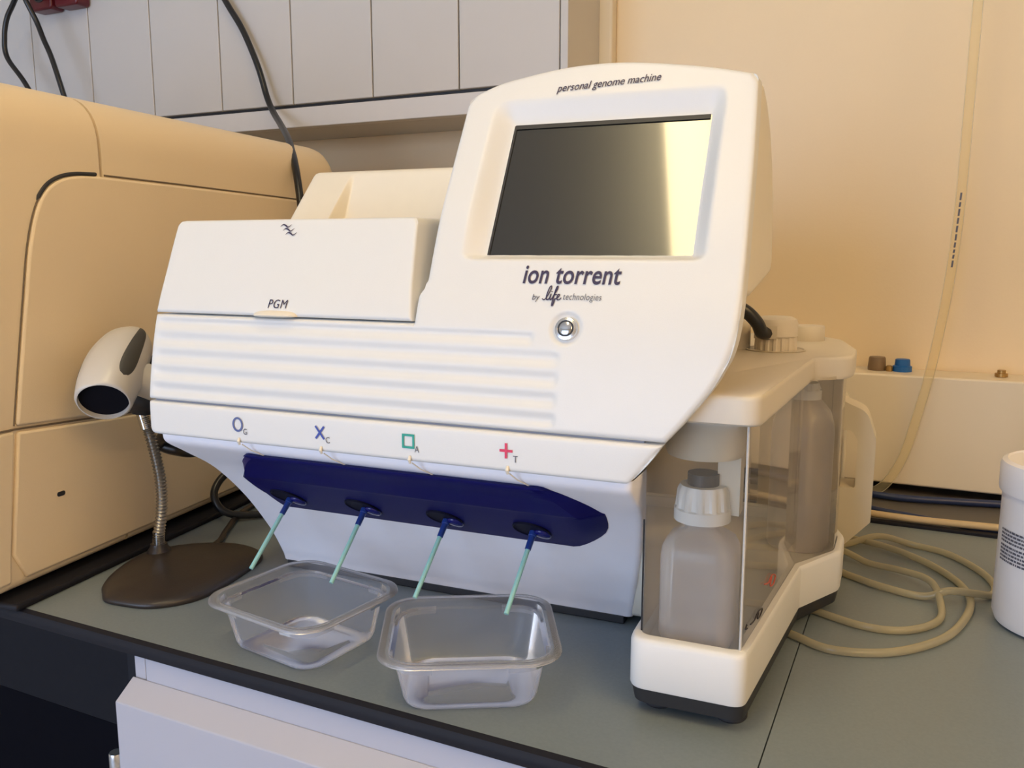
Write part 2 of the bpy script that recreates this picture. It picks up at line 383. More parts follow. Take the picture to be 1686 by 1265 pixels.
def shell(name, us, fz, outline, r, thick, m, parent, disp=None, nrows=60, depth_fn=None, prof=pv, nrm=pn, drop=0.0):
    """face plate: grid over (u, z) set on the front profile, edges rounded by r, walls going back by thick.
    us: function row->list of u ; fz(t,u): height"""
    V, F = [], []; nu = None
    for j in range(nrows+1):
        t = j/nrows; row = us(t)
        nu = len(row)
        for u in row:
            z = fz(t, u); d = seg_dist((u, z), outline)
            vv = prof(z)+drop; nv, nz = nrm(z); b = 0.0
            if d < r: b = r-sqrt(max(r*r-(r-d)**2, 0))
            if disp: b += disp(u, z)
            V.append((u, vv-nv*b, z-nz*b*.9))
    for j in range(nrows):
        for i in range(nu-1):
            a = j*nu+i; F.append((a, a+1, a+nu+1, a+nu))
    loop = [i for i in range(nu)]+[j*nu+nu-1 for j in range(1, nrows+1)]+[nrows*nu+i for i in range(nu-2, -1, -1)]+[j*nu for j in range(nrows-1, 0, -1)]
    base = len(V); L = len(loop)
    for i in loop:
        u, v_, z = V[i]; th = depth_fn(u, z) if depth_fn else thick
        V.append((u, prof(z)+drop+th, z))
    for k in range(L):
        F.append((loop[k], base+k, base+(k+1) % L, loop[(k+1) % L]))
    F.append(tuple(base+k for k in range(L)))
    return obj(name, V, F, m, parent, angle=55)
def clus(a, b, n, e=.006):
    """samples from a to b, denser at the ends"""
    out = [a, a+e*.08, a+e*.25, a+e*.5, a+e]; out += [a+e+(b-a-2*e)*k/n for k in range(1, n)]
    return out+[b-e, b-e*.5, b-e*.25, b-e*.08, b]

# face: lower half (full width)
SX0, SX1, SZ0, SZ1 = .3135, .4695, .350, .4535       # display opening
BX0, BX1, BZ0, BZ1 = .2935, .4835, .3415, .4715      # outer border of the hollow
pvs0, pvs1 = pv(SZ0), pv(SZ1)
def face_disp(u, z):
    d = 0.0
    # hollow around the display: rounded-rectangle funnel
    if BX0 < u < BX1 and BZ0 < z < BZ1:
        tx = min((u-BX0)/(SX0-BX0), (BX1-u)/(BX1-SX1)); tz = min((z-BZ0)/(SZ0-BZ0), (BZ1-z)/(BZ1-SZ1))
        tx, tz = min(tx, 1), min(tz, 1)
        a, b = 1-tx, 1-tz; k = (a**3+b**3)**(1/3) if (a > 0 and b > 0) else max(a, b)
        k = min(k, 1); ch_ = pvs0+(pvs1-pvs0)*(z-SZ0)/(SZ1-SZ0)-pv(z); d += (.0105+ch_*.87)*smooth01(1-k)**.8
    # ribs
    if .2175 < z < .2915:
        end = .3655 if z > .2795 else .387
        fade = smooth01((end-u)/.006)
        # keep clear of the push button
        bd = math.hypot(u-.388, z-.2935); fade *= smooth01((bd-.0165)/.004)
        edge = smooth01((.2915-z)/.004)*smooth01((z-.2195)/.002)
        ph = ((z-.2203)/.0147) % 1.0
        s = .5-.5*cos(2*pi*ph)                   # groove foot, long slope up to the next
        d += .0020*s*fade*edge*smooth01((u-.002)/.008)
    bd = math.hypot(u-.388, z-.2935)
    if bd < .0125: d += .0028*smooth01((.0125-bd)/.0030)
    return d
low_out = [(0, .2185), (uR(.2185), .2185)]+[(uR(z), z) for z in np.linspace(.23, .2935, 9)]+[(.2645, .34), (.2645, .2935), (0, .2935)]
upper_u = [.2625+(.0045+0.0) * 0 for _ in range(1)]
tow_out = [(uR(z), z) for z in np.linspace(.2185, .470, 30)]+[(u, ztop(u)) for u in np.linspace(.5038, .2682, 50)]+[(.268, z) for z in np.linspace(.465, .326, 12)]+[(.2625, .322), (.2625, .2935), (0, .2935), (0, .2185)]
ND1 = 100
def cols_left(t):  return clus(0, .2625, 60)
shell('lower_face', cols_left, lambda t, u: .2185+(.2933-.2185)*t, tow_out, .0035, .02, M['shell'], pgm, face_disp, 76)
def zt(t, u): return .2185+t*(ztop(min(max(u, .2682), .5036))-.2185)
def cols_tow(t):
    zn = .2185+t*(.485-.2185); a = .2625 if zn < .322 else .268
    if .318 < zn < .326: a = .2625+(zn-.318)/.008*.0055
    return clus(a, uR(zn), 150, .004)
def tower_depth(u, z): return .022 if z < .3 else .022
shell('display_face', cols_tow, zt, [p for p in tow_out], .004, .022, M['shell'], pgm, face_disp, 210)

# seam groove and the band with the four symbols
trim_out = fillet([(.0, .2168), (.0, .1865), (uR(.1875), .1865), (uR(.2168), .2168)], [0, .007, .005, 0], 6)
def uRt(z): return uR(z)
shell('symbol_band', lambda t: clus(0+max(0, .007-sqrt(max(.007**2-(.007-min(t*.0303, .007))**2, 0))), uR(.1865+t*.0303)-max(0, .004-sqrt(max(.004**2-(.004-min(t*.0303, .004))**2, 0))), 40),
      lambda t, u: .1865+.0303*t, trim_out+[], .0035, .012, M['shell'], pgm, None, 30)
box('seam_strip', .004, .450, -.1750, -.165, .2150, .2200, M['seam'], pgm)

# lid
def lid_us(t):
    z = .2950+t*.0815; a = .0; b = np.interp(z, [.295, .324, .3765], [.2605, .2555, .2495])
    for zz in (z,):
        k = .3765-z
        if k < .007: e = .007-sqrt(max(.007**2-(.007-k)**2, 0)); a += e; b -= e*.8
    return clus(a, b, 40)
lid_out = [(u, .2950) for u in np.linspace(0, .2605, 12)]+[(np.interp(z, [.295, .324, .3765], [.2605, .2555, .2495]), z) for z in np.linspace(.3, .370, 16)]+[(.2475, .3755), (.244, .3765)]+[(u, .3765) for u in np.linspace(.23, .007, 12)]+[(.002, .3745), (0, .370), (0, .34), (0, .31)]
def lid_disp(u, z): return 0
lid = shell('lid', lid_us, lambda t, u: .2950+t*.0815, lid_out, .0022, .145, M['shell'], pgm, None, 60)
# finger tab at the lid's lower edge
tv, tf = [], []
for i in range(25):
    a = -1+2*i/24; wd = sqrt(max(0, 1-abs(a)**3)); cx = .1305+a*.0215
    for (dv, dz) in ((0.002, .0045), (-.0045*wd-.0002, .0030), (-.0060*wd-.0002, .0008), (-.0050*wd, -.0006), (0.002, -.0006)):
        tv.append((cx, pv(.2945)+dv, .2948+dz*(.35+.65*wd)))
for i in range(24):
    for k in range(5): a, b = i*5+k, i*5+(k+1) % 5; tf.append((a, b, b+5, a+5))
tf += [(0, 1, 2, 3, 4), tuple(range(120, 125))]
obj('lid_tab', tv, tf, M['shell2'], lid, angle=60)

# chassis behind the face plates, tapering lower front
low = [(.008, -.003), (.02, -.008), (.053, -.028), (.098, -.064), (.137, -.105), (.161, -.142), (.176, -.166), (.186, -.170)]
lowc = catmull([(z, v, 0) for z, v in low], 6)
LZ = [p[0] for p in lowc]; LV = [p[1] for p in lowc]
lv = lambda z: float(np.interp(z, LZ, LV))
lR = lambda z: float(np.interp(z, [.0, .045, .103, .156, .19], [.398, .407, .423, .437, .441]))
lip = [(z, v) for z, v in zip(LZ, LV)]
V, F = [], []; rows = []
for z, v in lip:
    r = .006; us = []
    cols = [0, .0006, .0022, .0055, .1, .2, .3, lR(z)-.0055, lR(z)-.0022, lR(z)-.0006, lR(z)]
    dd = [0, .0006, .0022, .0055, 1, 1, 1, .0055, .0022, .0006, 0]
    for u, d in zip(cols, dd):
        b = r-sqrt(max(r*r-(r-d)**2, 0)) if d < r else 0
        rows.append((u, v+b*.8, z))
nc = 11; V = rows; n = len(lip)
for j in range(n-1):
    for i in range(nc-1): a = j*nc+i; F.append((a, a+1, a+nc+1, a+nc))
for j in range(n): V.append((0.0, .02 if LZ[j] > .1 else .06, LZ[j]))
for j in range(n-1): F.append((j*nc, (j+1)*nc, n*nc+j+1, n*nc+j))
b2 = len(V)
for j in range(n): V.append((lR(LZ[j]), .06, LZ[j]))
for j in range(n-1): F.append((j*nc+nc-1, b2+j, b2+j+1, (j+1)*nc+nc-1))
obj('lower_front', V, F, M['lower'], pgm, angle=60, recalc=True)
ch = prism('chassis', [(.0, .008), (-.02, .05), (-.058, .098), (-.098, .137), (-.135, .161), (-.160, .185), (-.158, .22), (-.143, .29), (-.125, .322), (.0, .345), (.02, .372), (.30, .372), (.30, .008)],
           .003, .430, 'x', M['shell2'], pgm, r=.004)
ch2 = prism('plinth', [(-.0035, 0.0002), (-.0035, .0085), (.29, .0085), (.29, 0.0002)], .006, .392, 'x', M['black'], pgm, r=.001)
# rear hood with a scooped front, left of the display tower
HZ0, HZ1 = .366, .4375
hp = lambda z: .015+(z-.366)*.93
hn = lambda z: (-.732, .681)
def hood_disp(u, z):
    return .024*smooth01((u-.051)/.006)*min(max((.4315-z)/.05, 0), 1.3)
hu = clus(.0, .285, 60); hu = sorted(set(hu+list(np.linspace(.049, .060, 12))))
ho = rrect(.0, .40, HZ0-.05, HZ1, .006)
hout = [(0, HZ0-.1), (.5, HZ0-.1), (.5, HZ1)]+[(.006*(1-sin(t)), HZ1-.006+.006*cos(t)) for t in np.linspace(0, pi/2, 6)]
shell('rear_hood', lambda t: [max(u, .006-sqrt(max(.006**2-(.006-min((1-t)*(HZ1-HZ0), .006))**2, 0))+u*1e-3) for u in hu], lambda t, u: HZ0+(HZ1-HZ0)*t, hout, .005, .20, M['shell2'], pgm, hood_disp, 50, prof=hp, nrm=hn)
# display tower housing behind the face
hs = [(-.130, .318), (-.070, .440), (-.048, .474), (-.035, .4775), (-.008, .468), (.018, .452), (.045, .425), (.062, .395), (.072, .36), (.076, .337), (.066, .328), (-.06, .313)]
prism('tower_housing', [(v, z) for v, z in hs],   .2705, .5030, 'x', M['shell2'], pgm, r=.005, seg=4, ang=30)

# display
def on_face(u, z, out=0.0006):
    nv, nz = pn(z); return (u, pv(z)+nv*out, z+nz*out)
scr = []
for (u, z) in ((SX0-.002, SZ0-.002), (SX1+.002, SZ0-.002), (SX1+.002, SZ1+.001), (SX0-.002, SZ1+.001)): scr.append(on_face(u, z, -.0096))
scb = [(u, v+.004, z) for u, v, z in scr]
obj('display', scr+scb, [(0, 1, 2, 3), (7, 6, 5, 4), (0, 4, 5, 1), (1, 5, 6, 2), (2, 6, 7, 3), (3, 7, 4, 0)], M['screen'], pgm, smooth=False)
# black strips painting the shadow line above and beside the display
gp = []
def strip_on(u0, z0, u1, z1, o): 
    pts = [on_face(u0, z0, o), on_face(u1, z0, o), on_face(u1, z1, o), on_face(u0, z1, o)]
    return pts+[(u, v+.002, z) for u, v, z in pts], [(0, 1, 2, 3), (7, 6, 5, 4), (0, 4, 5, 1), (1, 5, 6, 2), (2, 6, 7, 3), (3, 7, 4, 0)]
obj('display_gasket', *merge(strip_on(SX0-.001, SZ1-.0024, SX1+.001, SZ1+.001, -.0088), strip_on(SX0-.001, SZ0-.001, SX0+.0003, SZ1, -.0088)), M['black'], pgm, smooth=False)

# push button
bz = .2935; bv = pv(bz); nv, nz = pn(bz); Nb = Vector((0, nv, nz)); Tb = Vector((1, 0, 0)); Sb = Nb.cross(Tb)
def disc_geo(prof, seg=40):
    V, F = lathe_geo(prof, seg=seg)
    c = Vector((.388, bv, bz)); return [tuple(c+Tb*x+Sb*y+Nb*z) for x, y, z in V], F
btn = obj('power_button', *disc_geo([(.0087, -.005), (.0087, -.0008), (.0082, .0002), (.0062, .0008), (.0058, .0003), (.0001, .0003)]), M['steel'], pgm)
obj('button_ring', *disc_geo([(.0060, -.001), (.0060, .0006), (.0050, .0006), (.0050, .0003), (.0049, .0003)], 40), M['black'], btn)
obj('button_cap', *disc_geo([(.0049, -.001), (.0049, .0008), (.0042, .0012), (.0001, .0012)]), M['chrome'], btn)

# lettering: flat ink following the face
def letter(name, body, u0, z0, u1, h_, m, shear=0.0, offset=0.0, rise=0.0, spacing=1.0, cap=None, out=.0007):
    V, F = text_geo(body, 1.0, shear, offset, 1.0, spacing)
    xs = [p[0] for p in V]; x0, x1 = min(xs), max(xs); k = (u1-u0)/(x1-x0)
    P = []
    for x, y in V:
        s = (x-x0)/(x1-x0); u = u0+(x-x0)*k; z = z0+rise*s+y*h_*.87
        P.append(on_face(u, z, out))
    return obj(name, P, F, m, pgm, smooth=False, recalc=False)
letter('lettering', 'personal genome machine', .3465, .4745, .4305, .0105, M['ink'], shear=.18, offset=.006, rise=.0035)
letter('lettering', 'ion torrent', .3495, .3250, .4245, .0225, M['ink'], shear=.12, offset=.014, spacing=1.03)
letter('lettering', 'by', .3590, .3130, .3648, .0070, M['inkgrey'], shear=.15)
letter('lettering', 'technologies', .3830, .3135, .4120, .0078, M['inkgrey'], shear=.12, offset=-.004, spacing=1.08)
letter('lettering', 'PGM', .1220, .3010, .1415, .0118, M['ink'], shear=.14, offset=.0, spacing=1.12)
def ribbon_geo(pts, wd, fn, out=.0007):
    """a flat pen stroke of varying width on the face"""
    V, F = [], []; n = len(pts)
    for i, p in enumerate(pts):
        a = pts[max(i-1, 0)]; b = pts[min(i+1, n-1)]; dx, dy = b[0]-a[0], b[1]-a[1]; l = math.hypot(dx, dy) or 1
        w_ = wd(i/(n-1)) if callable(wd) else wd
        V.append(fn(p[0]-dy/l*w_, p[1]+dx/l*w_, out)); V.append(fn(p[0]+dy/l*w_, p[1]-dx/l*w_, out))
    for i in range(n-1): F.append((2*i, 2*i+1, 2*i+3, 2*i+2))
    return V, F
def c2(pts, n=8): return [(p[0], p[1]) for p in catmull([(a, b, 0) for a, b in pts], n)]
# handwritten word: l i f e
def hand(strokes, u0, z0, s, wd):
    g = []
    for st in strokes: g.append(ribbon_geo([(u0+x*s, z0+y*s) for x, y in c2(st)], lambda t: wd*(.7+.3*sin(pi*t)), on_face))
    return merge(*g)
life = [[(-.30, .08), (-.05, .0), (.25, .45), (.48, 1.05), (.42, 1.22), (.28, 1.05), (.12, .45), (.12, .08), (.25, .0), (.42, .15), (.52, .50), (.46, .15), (.54, 0.0), (.66, .10), (.85, .50),
         (1.06, .95), (1.08, 1.18), (.98, 1.12), (.88, .7), (.78, .1), (.72, -.45), (.80, -.50), (.90, -.20), (.92, .05), (1.1, .12), (1.32, .35), (1.30, .5), (1.18, .42), (1.12, .18), (1.22, 0.0), (1.40, .04), (1.55, .2)],
        [(.56, .68), (.59, .74), (.60, .77)], [(.80, .42), (.95, .45), (1.12, .46)]]
obj('lettering', *hand(life, .3692, .3133, .0080, .00050), M['ink'], pgm, smooth=False, recalc=False)
# three-wave mark on the lid
wv = []
for i in range(3):
    x0 = .1165+.0036*i; zz = .3695-.0034*i
    pts = [(x0, zz-.0006), (x0+.0024, zz+.0012), (x0+.0052, zz+.0004), (x0+.0080, zz-.0010), (x0+.0115, zz+.0012)]
    wv.append(ribbon_geo(c2(pts), lambda t: .00012+.00048*sin(pi*t), on_face))
obj('wave_mark', *merge(*wv), M['ink'], pgm, smooth=False, recalc=False)
# symbols with letters
def sym(u, z, kind, m, let):
    s = .0052; g = []
    f = lambda a, b, o=.0007: on_face(a, b, o)
    if kind == 'o':
        pts = [(u+s*.9*cos(t), z+s*1.05*sin(t)) for t in np.linspace(0, 2*pi, 33)]; g = ribbon_geo(pts, .0009, on_face)
    if kind == 'x':
        g = merge(ribbon_geo([(u-s*.8, z-s), (u+s*.8, z+s)], .0009, on_face), ribbon_geo([(u-s*.8, z+s), (u+s*.8, z-s)], .0009, on_face, .0008))
    if kind == 's':
        a = s*.88; c_ = s*.92; g = merge(ribbon_geo([(u-a-.0009, z+c_), (u+a+.0009, z+c_)], .0009, on_face), ribbon_geo([(u-a-.0009, z-c_), (u+a+.0009, z-c_)], .0009, on_face),
                 ribbon_geo([(u-a, z-c_), (u-a, z+c_)], .0009, on_face, .0008), ribbon_geo([(u+a, z-c_), (u+a, z+c_)], .0009, on_face, .0008))
    if kind == '+':
        g = merge(ribbon_geo([(u-s, z), (u+s, z)], .001, on_face), ribbon_geo([(u, z-s*1.1), (u, z+s*1.1)], .001, on_face, .0008))
    obj('symbol', *g, m, pgm, smooth=False, recalc=False)
    letter('lettering', let, u+.0056, z-.0082, u+.0094, .0085, M['inkgrey'])
sym(.1000, .2030, 'o', M['inkslate'], 'G'); sym(.1835, .2030, 'x', M['inkblue'], 'C')
sym(.2655, .2030, 's', M['inkteal'], 'A'); sym(.3480, .2030, '+', M['inkred'], 'T')
# little nubs with fine ridges under each symbol
for u in (.1005, .184, .2665, .3490):
    V_, F_ = tube_geo([(u, -.1812, .1915), (u, -.1822, .1885), (u, -.181, .1855)], [.0010, .0015, .0010], 10)
    g2 = tube_geo([(u, -.178, .1850), (u+.004, -.172, .179), (u+.016, -.150, .1645)], .0006, 6)
    obj('alignment_nub', *merge((V_, F_), g2), M['shell2'], pgm)

# navy nozzle panel
TP = [(.1728, -.1605), (.1708, -.1655), (.157, -.1485), (.142, -.1325), (.138, -.1265), (.115, -.0930), (.092, -.0600), (.088, -.054)]
UL = [.104, .090, .064, .048, .042, .036, .047, .066]
UP = [.355, .370, .388, .400, .403, .396, .366, .338]
tpc = catmull([(z, v, 0) for z, v in TP], 4); ulc = catmull([(a, b, 0) for a, b in zip(UL, UP)], 4)
V, F = [], []; n = len(tpc); NC = 24
for j in range(n):
    z, v_ = tpc[j][0], tpc[j][1]; a, b = ulc[j][0], ulc[j][1]
    for i in range(NC+1):
        s = i/NC; u = a+(b-a)*s
        e = min(s, 1-s)*(b-a); k = 1-smooth01(e/.014)       # ends roll into the body
        vb = lv(z)-.001; vv = v_*(1-k)+max(vb, v_)*k if z < .17 else v_
        V.append((u, vv, z))
for j in range(n-1):
    for i in range(NC): q_ = j*(NC+1)+i; F.append((q_, q_+1, q_+NC+2, q_+NC+1))
loop = [i for i in range(NC+1)]+[j*(NC+1)+NC for j in range(1, n)]+[(n-1)*(NC+1)+i for i in range(NC-1, -1, -1)]+[j*(NC+1) for j in range(n-2, 0, -1)]
bb = len(V)
for i in loop: u, v_, z = V[i]; V.append((u, v_+.012, z+.004))
for k in range(len(loop)): F.append((loop[k], bb+k, bb+(k+1) % len(loop), loop[(k+1) % len(loop)]))
npanel = obj('nozzle_panel', V, F, M['blue'], pgm, angle=40)
M['blue_gloss'] = mat('glossy_navy_plastic', (0.006, 0.008, 0.13), 0.2, noise=0.05)
M['blue_dark'] = mat('dark_navy_recess', (0.004, 0.004, 0.018), 0.6, spec=.2, noise=0.05)
for (bu, tu, k) in ((.078, .071, 0), (.163, .160, 1), (.249, .245, 2), (.333, .330, 3)):
    A = Vector((bu, -.0850, .1105)); B = Vector((tu, -.140, .0555)); D = (B-A).normalized()
    # oval socket lying on the downward face
    t1 = Vector((0, -.0665, .046)).normalized(); N1 = Vector((0, -.569, -.822))
    fp = lambda x, t, o=0: Vector((bu+x, -.0890, .1122))+t1*t+N1*(o+.0004)
    V, F = [], []
    for (rr, o) in ((1.0, -.001), (1.0, .0010), (.95, .0014), (.90, .0004), (.0, .0003)):
        for q_ in range(32):
            a = 2*pi*q_/32; V.append(fp(.0165*rr*cos(a)-.001, .0200*rr*sin(a), o))
    for i in range(4):
        for q_ in range(32): F.append((i*32+q_, i*32+(q_+1) % 32, (i+1)*32+(q_+1) % 32, (i+1)*32+q_))
    obj('nozzle_socket', V, F, M['blue_dark'], npanel, angle=40)
    V, F = [], []
    for (rr, o) in ((1.0, .0003), (1.0, .0014), (.9, .0026), (.5, .0034), (.0, .0036)):
        for q_ in range(24):
            a = 2*pi*q_/24; V.append(fp(.0072+.0078*rr*cos(a), -.0070+.0095*rr*sin(a), o))
    for i in range(4):
        for q_ in range(24): F.append((i*24+q_, i*24+(q_+1) % 24, (i+1)*24+(q_+1) % 24, (i+1)*24+q_))
    obj('socket_flap', V, F, M['blue_gloss'], npanel, angle=60)
    tb = obj('drip_tube', *tube_geo([A+D*.012, A+D*.018, B], [.0021, .0021, .0020], 16), M['teal_tube'], pgm)
    obj('tube_fitting', *tube_geo([A-D*.006, A+D*.006, A+D*.0065, A+D*.019, A+D*.0195], [.0036, .0036, .0029, .0027, .0018], 16), M['blue_collar'], tb)

# ------------------------------------------------------------------ bottle bay on the right of the sequencer
bay_in = fillet([(.4425, -.146), (.4425, .225), (.535, .225), (.556, .200), (.5715, .150), (.5700, .105), (.5385, .052), (.5175, -.146)][::-1], [.009, .003, .022, .03, .03, .03, .0, .010], 8)
bay_o = fillet([(.436, -.156), (.436, .237), (.540, .237), (.562, .208), (.5780, .155), (.5770, .105), (.5445, .045), (.5225, -.156)][::-1], [.012, .004, .026, .03, .03, .03, .0, .014], 8)
def offset_scale(poly, k): 
    cx = .50; cy = .06; return [((x-cx)*k+cx, (y-cy)*(1-(1-k)*.35)+cy) for x, y in poly]
def zring(sections, m, name, parent, cap=True, ang=45):
    """sections: list of (outline, z)"""
    V, F = [], []; n = len(sections[0][0])
    for poly, z in sections: V += [(x, y, z) for x, y in poly]
    for j in range(len(sections)-1):
        for i in range(n): F.append((j*n+i, j*n+(i+1) % n, (j+1)*n+(i+1) % n, (j+1)*n+i))
    if cap: F.append(tuple(range(n))[::-1]); F.append(tuple(range((len(sections)-1)*n, len(sections)*n)))
    return obj(name, V, F, m, parent, angle=ang)
S_ = offset_scale
tray = zring([(S_(bay_o, .99), .0225), (bay_o, .0245), (bay_o, .058), (S_(bay_o, .985), .0612), (S_(bay_o, .96), .0625), (bay_in, .0622), (S_(bay_in, .985), .060), (S_(bay_in, .97), .050)], M['shell'], 'bottle_tray', pgm)
zring([(S_(bay_o, .90), .0085), (S_(bay_o, .955), .0105), (S_(bay_o, .985), .0225)], M['black'], 'tray_underside', tray)
for (x, y) in ((.455, -.128), (.510, -.128), (.540, .17), (.455, .21)):
    V, F = lathe_geo([(.011, 0), (.0125, .002), (.0125, .009), (.011, .010)], (x, y), 24); obj('foot', V, F, M['rubber'], tray)
ac = zring([(S_(bay_in, .992), .052), (S_(bay_in, .992), .2335)], M['acrylic'], 'clear_cover', pgm, cap=False)
# slim upright corner joint of the cover
obj('cover_joint', *tube_geo([(.5172, -.1452, .062), (.5165, -.1452, .2325)], .0010, 8), M['scanner'], ac)
obj('cover_joint', *tube_geo([(.4428, -.1400, .062), (.4428, -.1400, .150)], .0007, 8), M['black'], ac)
def pen(pts, m):
    P = catmull([(.5178+.105*a+.0012, -.146+.9945*a, b) for a, b in pts], 5); obj('pen_mark', *tube_geo(P, .0006, 6), m, ac)
pen([(.010, .0785), (.006, .0765), (.012, .0750)], M['brown'])
pen([(.022, .0740), (.034, .0725), (.046, .0745), (.060, .0720), (.052, .0685), (.044, .0700), (.048, .0735)], M['brown'])
pen([(.064, .0905), (.078, .0870), (.090, .0890), (.104, .0840), (.098, .0790), (.086, .0815), (.090, .0880)], M['red_mark'])
lid_o = fillet([(.436, -.160), (.436, .30), (.525, .315), (.562, .265), (.5785, .175), (.5775, .105), (.5440, .080), (.5250, -.160)][::-1], [.015, .012, .04, .05, .05, .03, .0, .012], 8)
bay_lid = zring([(S_(lid_o, .975), .2300), (S_(lid_o, .998), .2315), (lid_o, .2335), (lid_o, .2475), (S_(lid_o, .993), .2500), (S_(lid_o, .97), .2512)], M['baylid'], 'bay_lid', pgm)
# recess and cap assembly on the lid
capc = (.5035, .135)
obj('cap_recess', *lathe_geo([(.0285, .2508), (.0295, .2522), (.0275, .2525), (.0262, .2515)], capc, 40), M['bayshade'], bay_lid)
pr = []
V, F = [], []
for (z, r, rib) in ((.2500, .0205, 1), (.2640, .0200, 1), (.2655, .0190, 0)):
    for k in range(96):
        a = 2*pi*k/96; rr = r-(.0012 if (k//3) % 2 and rib else 0); V.append((capc[0]+rr*cos(a), capc[1]+rr*sin(a), z))
for j in range(2):
    for k in range(96): F.append((j*96+k, j*96+(k+1) % 96, (j+1)*96+(k+1) % 96, (j+1)*96+k))
F += [tuple(range(96))[::-1], tuple(range(192, 288))]
capm = obj('ribbed_collar', V, F, M['baylid'], bay_lid, angle=30)
obj('cap_cover', *lathe_geo([(.0192, .2640), (.0206, .2655), (.0206, .2780), (.0190, .2820), (.0150, .2842), (.0001, .2850)], capc, 48), M['baylid'], bay_lid)
obj('cable_entry', *box_geo(capc[0]-.0185, capc[0]+.0030, capc[1]-.0222, capc[1]-.010, .2640, .2765), M['bayshade'], bay_lid, smooth=False)
obj('cap_cover', *lathe_geo([(.0180, .2505), (.0186, .2515), (.0186, .2655), (.0178, .2672), (.0001, .2676)], (.5250, .245), 40), M['baylid'], bay_lid)
obj('cap_cover', *lathe_geo([(.0180, .2505), (.0190, .2520), (.0190, .2740), (.0160, .2790), (.0001, .2800)], (.4600, .135), 40), M['baylid'], bay_lid)
# bottle seat hanging under the lid at the front
obj('bottle_seat', *lathe_geo([(.0300, .2330), (.0300, .2010), (.0280, .1965), (.0001, .1960)], (.4800, -.105), 40), M['bayshade'], bay_lid)
obj('seat_bracket', *box_geo(.490, .507, -.105, -.085, .150, .200), M['bayshade'], bay_lid, smooth=False)

def bottle(name, label, loc, sx, sy, h, rs, neck_z, mt, cap_r, cap_z0, cap_z1, stopper=True):
    e = empty(name, loc, MA, label, 'bottle', 'bottles in the clear bay')
    secs = []
    def R(k, z, kx=1): return ([(x, y) for x, y in rrect(-sx*k, sx*k, -sy*k, sy*k, rs*k, 8)], z)
    secs = [R(.94, 0), R(1, .004), R(1, h*.78), R(.97, h*.86), R(.86, h*.94), R(.62, h)]
    # round neck
    nk = [(.0125*cos(t), .0125*sin(t)) for t in [radians(90*i/8+90*q) for q in range(4) for i in range(9)]]
    secs.append((nk, h*1.05)); secs.append((nk, cap_z0+.004))
    zring(secs, mt, 'bottle_body', e, ang=60)
    V, F = [], []
    for (z, r, rib) in ((cap_z0, cap_r, 0), (cap_z0+.009, cap_r, 0), (cap_z0+.010, cap_r*.97, 1), (cap_z1-.004, cap_r*.90, 1), (cap_z1, cap_r*.80, 0)):
        for k in range(72):
            a = 2*pi*k/72; rr = r-(.0014 if (k//3) % 2 and rib else 0); V.append((rr*cos(a), rr*sin(a), z))
    for j in range(4):
        for k in range(72): F.append((j*72+k, j*72+(k+1) % 72, (j+1)*72+(k+1) % 72, (j+1)*72+k))
    F += [tuple(range(72))[::-1], tuple(range(288, 360))]
    obj('ribbed_cap', V, F, M['shell'], e, angle=30)
    if stopper: obj('stopper', *lathe_geo([(.0120, cap_z1-.001), (.0120, cap_z1+.009)], (0, 0), 24), M['black'], e)
    return e
def mw(u, v, z):
    return (-.6296+u*cos(MA)-v*sin(MA), .7180+u*sin(MA)+v*cos(MA), z)
def fillin(label, u, v, hh=.085):
    e = bottle('reagent_bottle', label, mw(u, v, .0510), .0285, .026, hh, .014, 0, M['bottle'], .0215, hh+.009, hh+.0335+.003)
    return e
fillin('cloudy reagent bottle with a white ribbed cap at the front of the clear bay', .4795, -.105)
e2 = bottle('reagent_bottle', 'tall cloudy bottle standing in the rounded rear end of the clear bay', mw(.5330, .145, .0510), .0300, .0300, .148, .026, 0, M['bottle'], .016, .152, .168, False)
# waste jug with moulded handle behind the bay
jug = empty('waste_jug', mw(.53, .36, 0), MA, 'milky plastic jug with a moulded side handle behind the clear bottle bay', 'jug')
# outline with the hand hole, as a ring prism
def handle_geo():
    out = fillet([(.0, .003), (.034, .003), (.041, .010), (.0720, .045), (.0725, .140), (.062, .171), (.034, .183), (.0, .183)], [0, .002, .002, .004, .02, .02, .02, 0], 6)
    hole = fillet([(.032, .083), (.0535, .083), (.0535, .138), (.047, .149), (.032, .149)], [.002, .003, .005, .006, .002], 4)
    return out, hole
out, hole = handle_geo()
def ring_prism(out, hole, y0, y1):
    bm = bmesh.new()
    def loop(p): vs = [bm.verts.new((x, 0, z)) for x, z in p]; return [bm.edges.new((vs[i], vs[(i+1) % len(vs)])) for i in range(len(vs))]
    es = loop(out)+loop(hole); r = bmesh.ops.triangle_fill(bm, use_beauty=True, edges=es)
    fs = [f for f in bm.faces]; ex = bmesh.ops.extrude_face_region(bm, geom=fs)
    vs = [g for g in ex['geom'] if isinstance(g, bmesh.types.BMVert)]
    for v in bm.verts: v.co.y = y0
    for v in vs: v.co.y = y1
    bmesh.ops.recalc_face_normals(bm, faces=bm.faces); return bm
bm = ring_prism(out, hole, -.092, -.050); me = bpy.data.meshes.new('jug_handle'); bm.to_mesh(me); bm.free(); me.materials.append(M['milky'])
me.polygons.foreach_set('use_smooth', [True]*len(me.polygons)); me.set_sharp_from_angle(angle=radians(50))
o = link(bpy.data.objects.new('jug_handle', me), jug); bevel(o, .012, 4, 50)
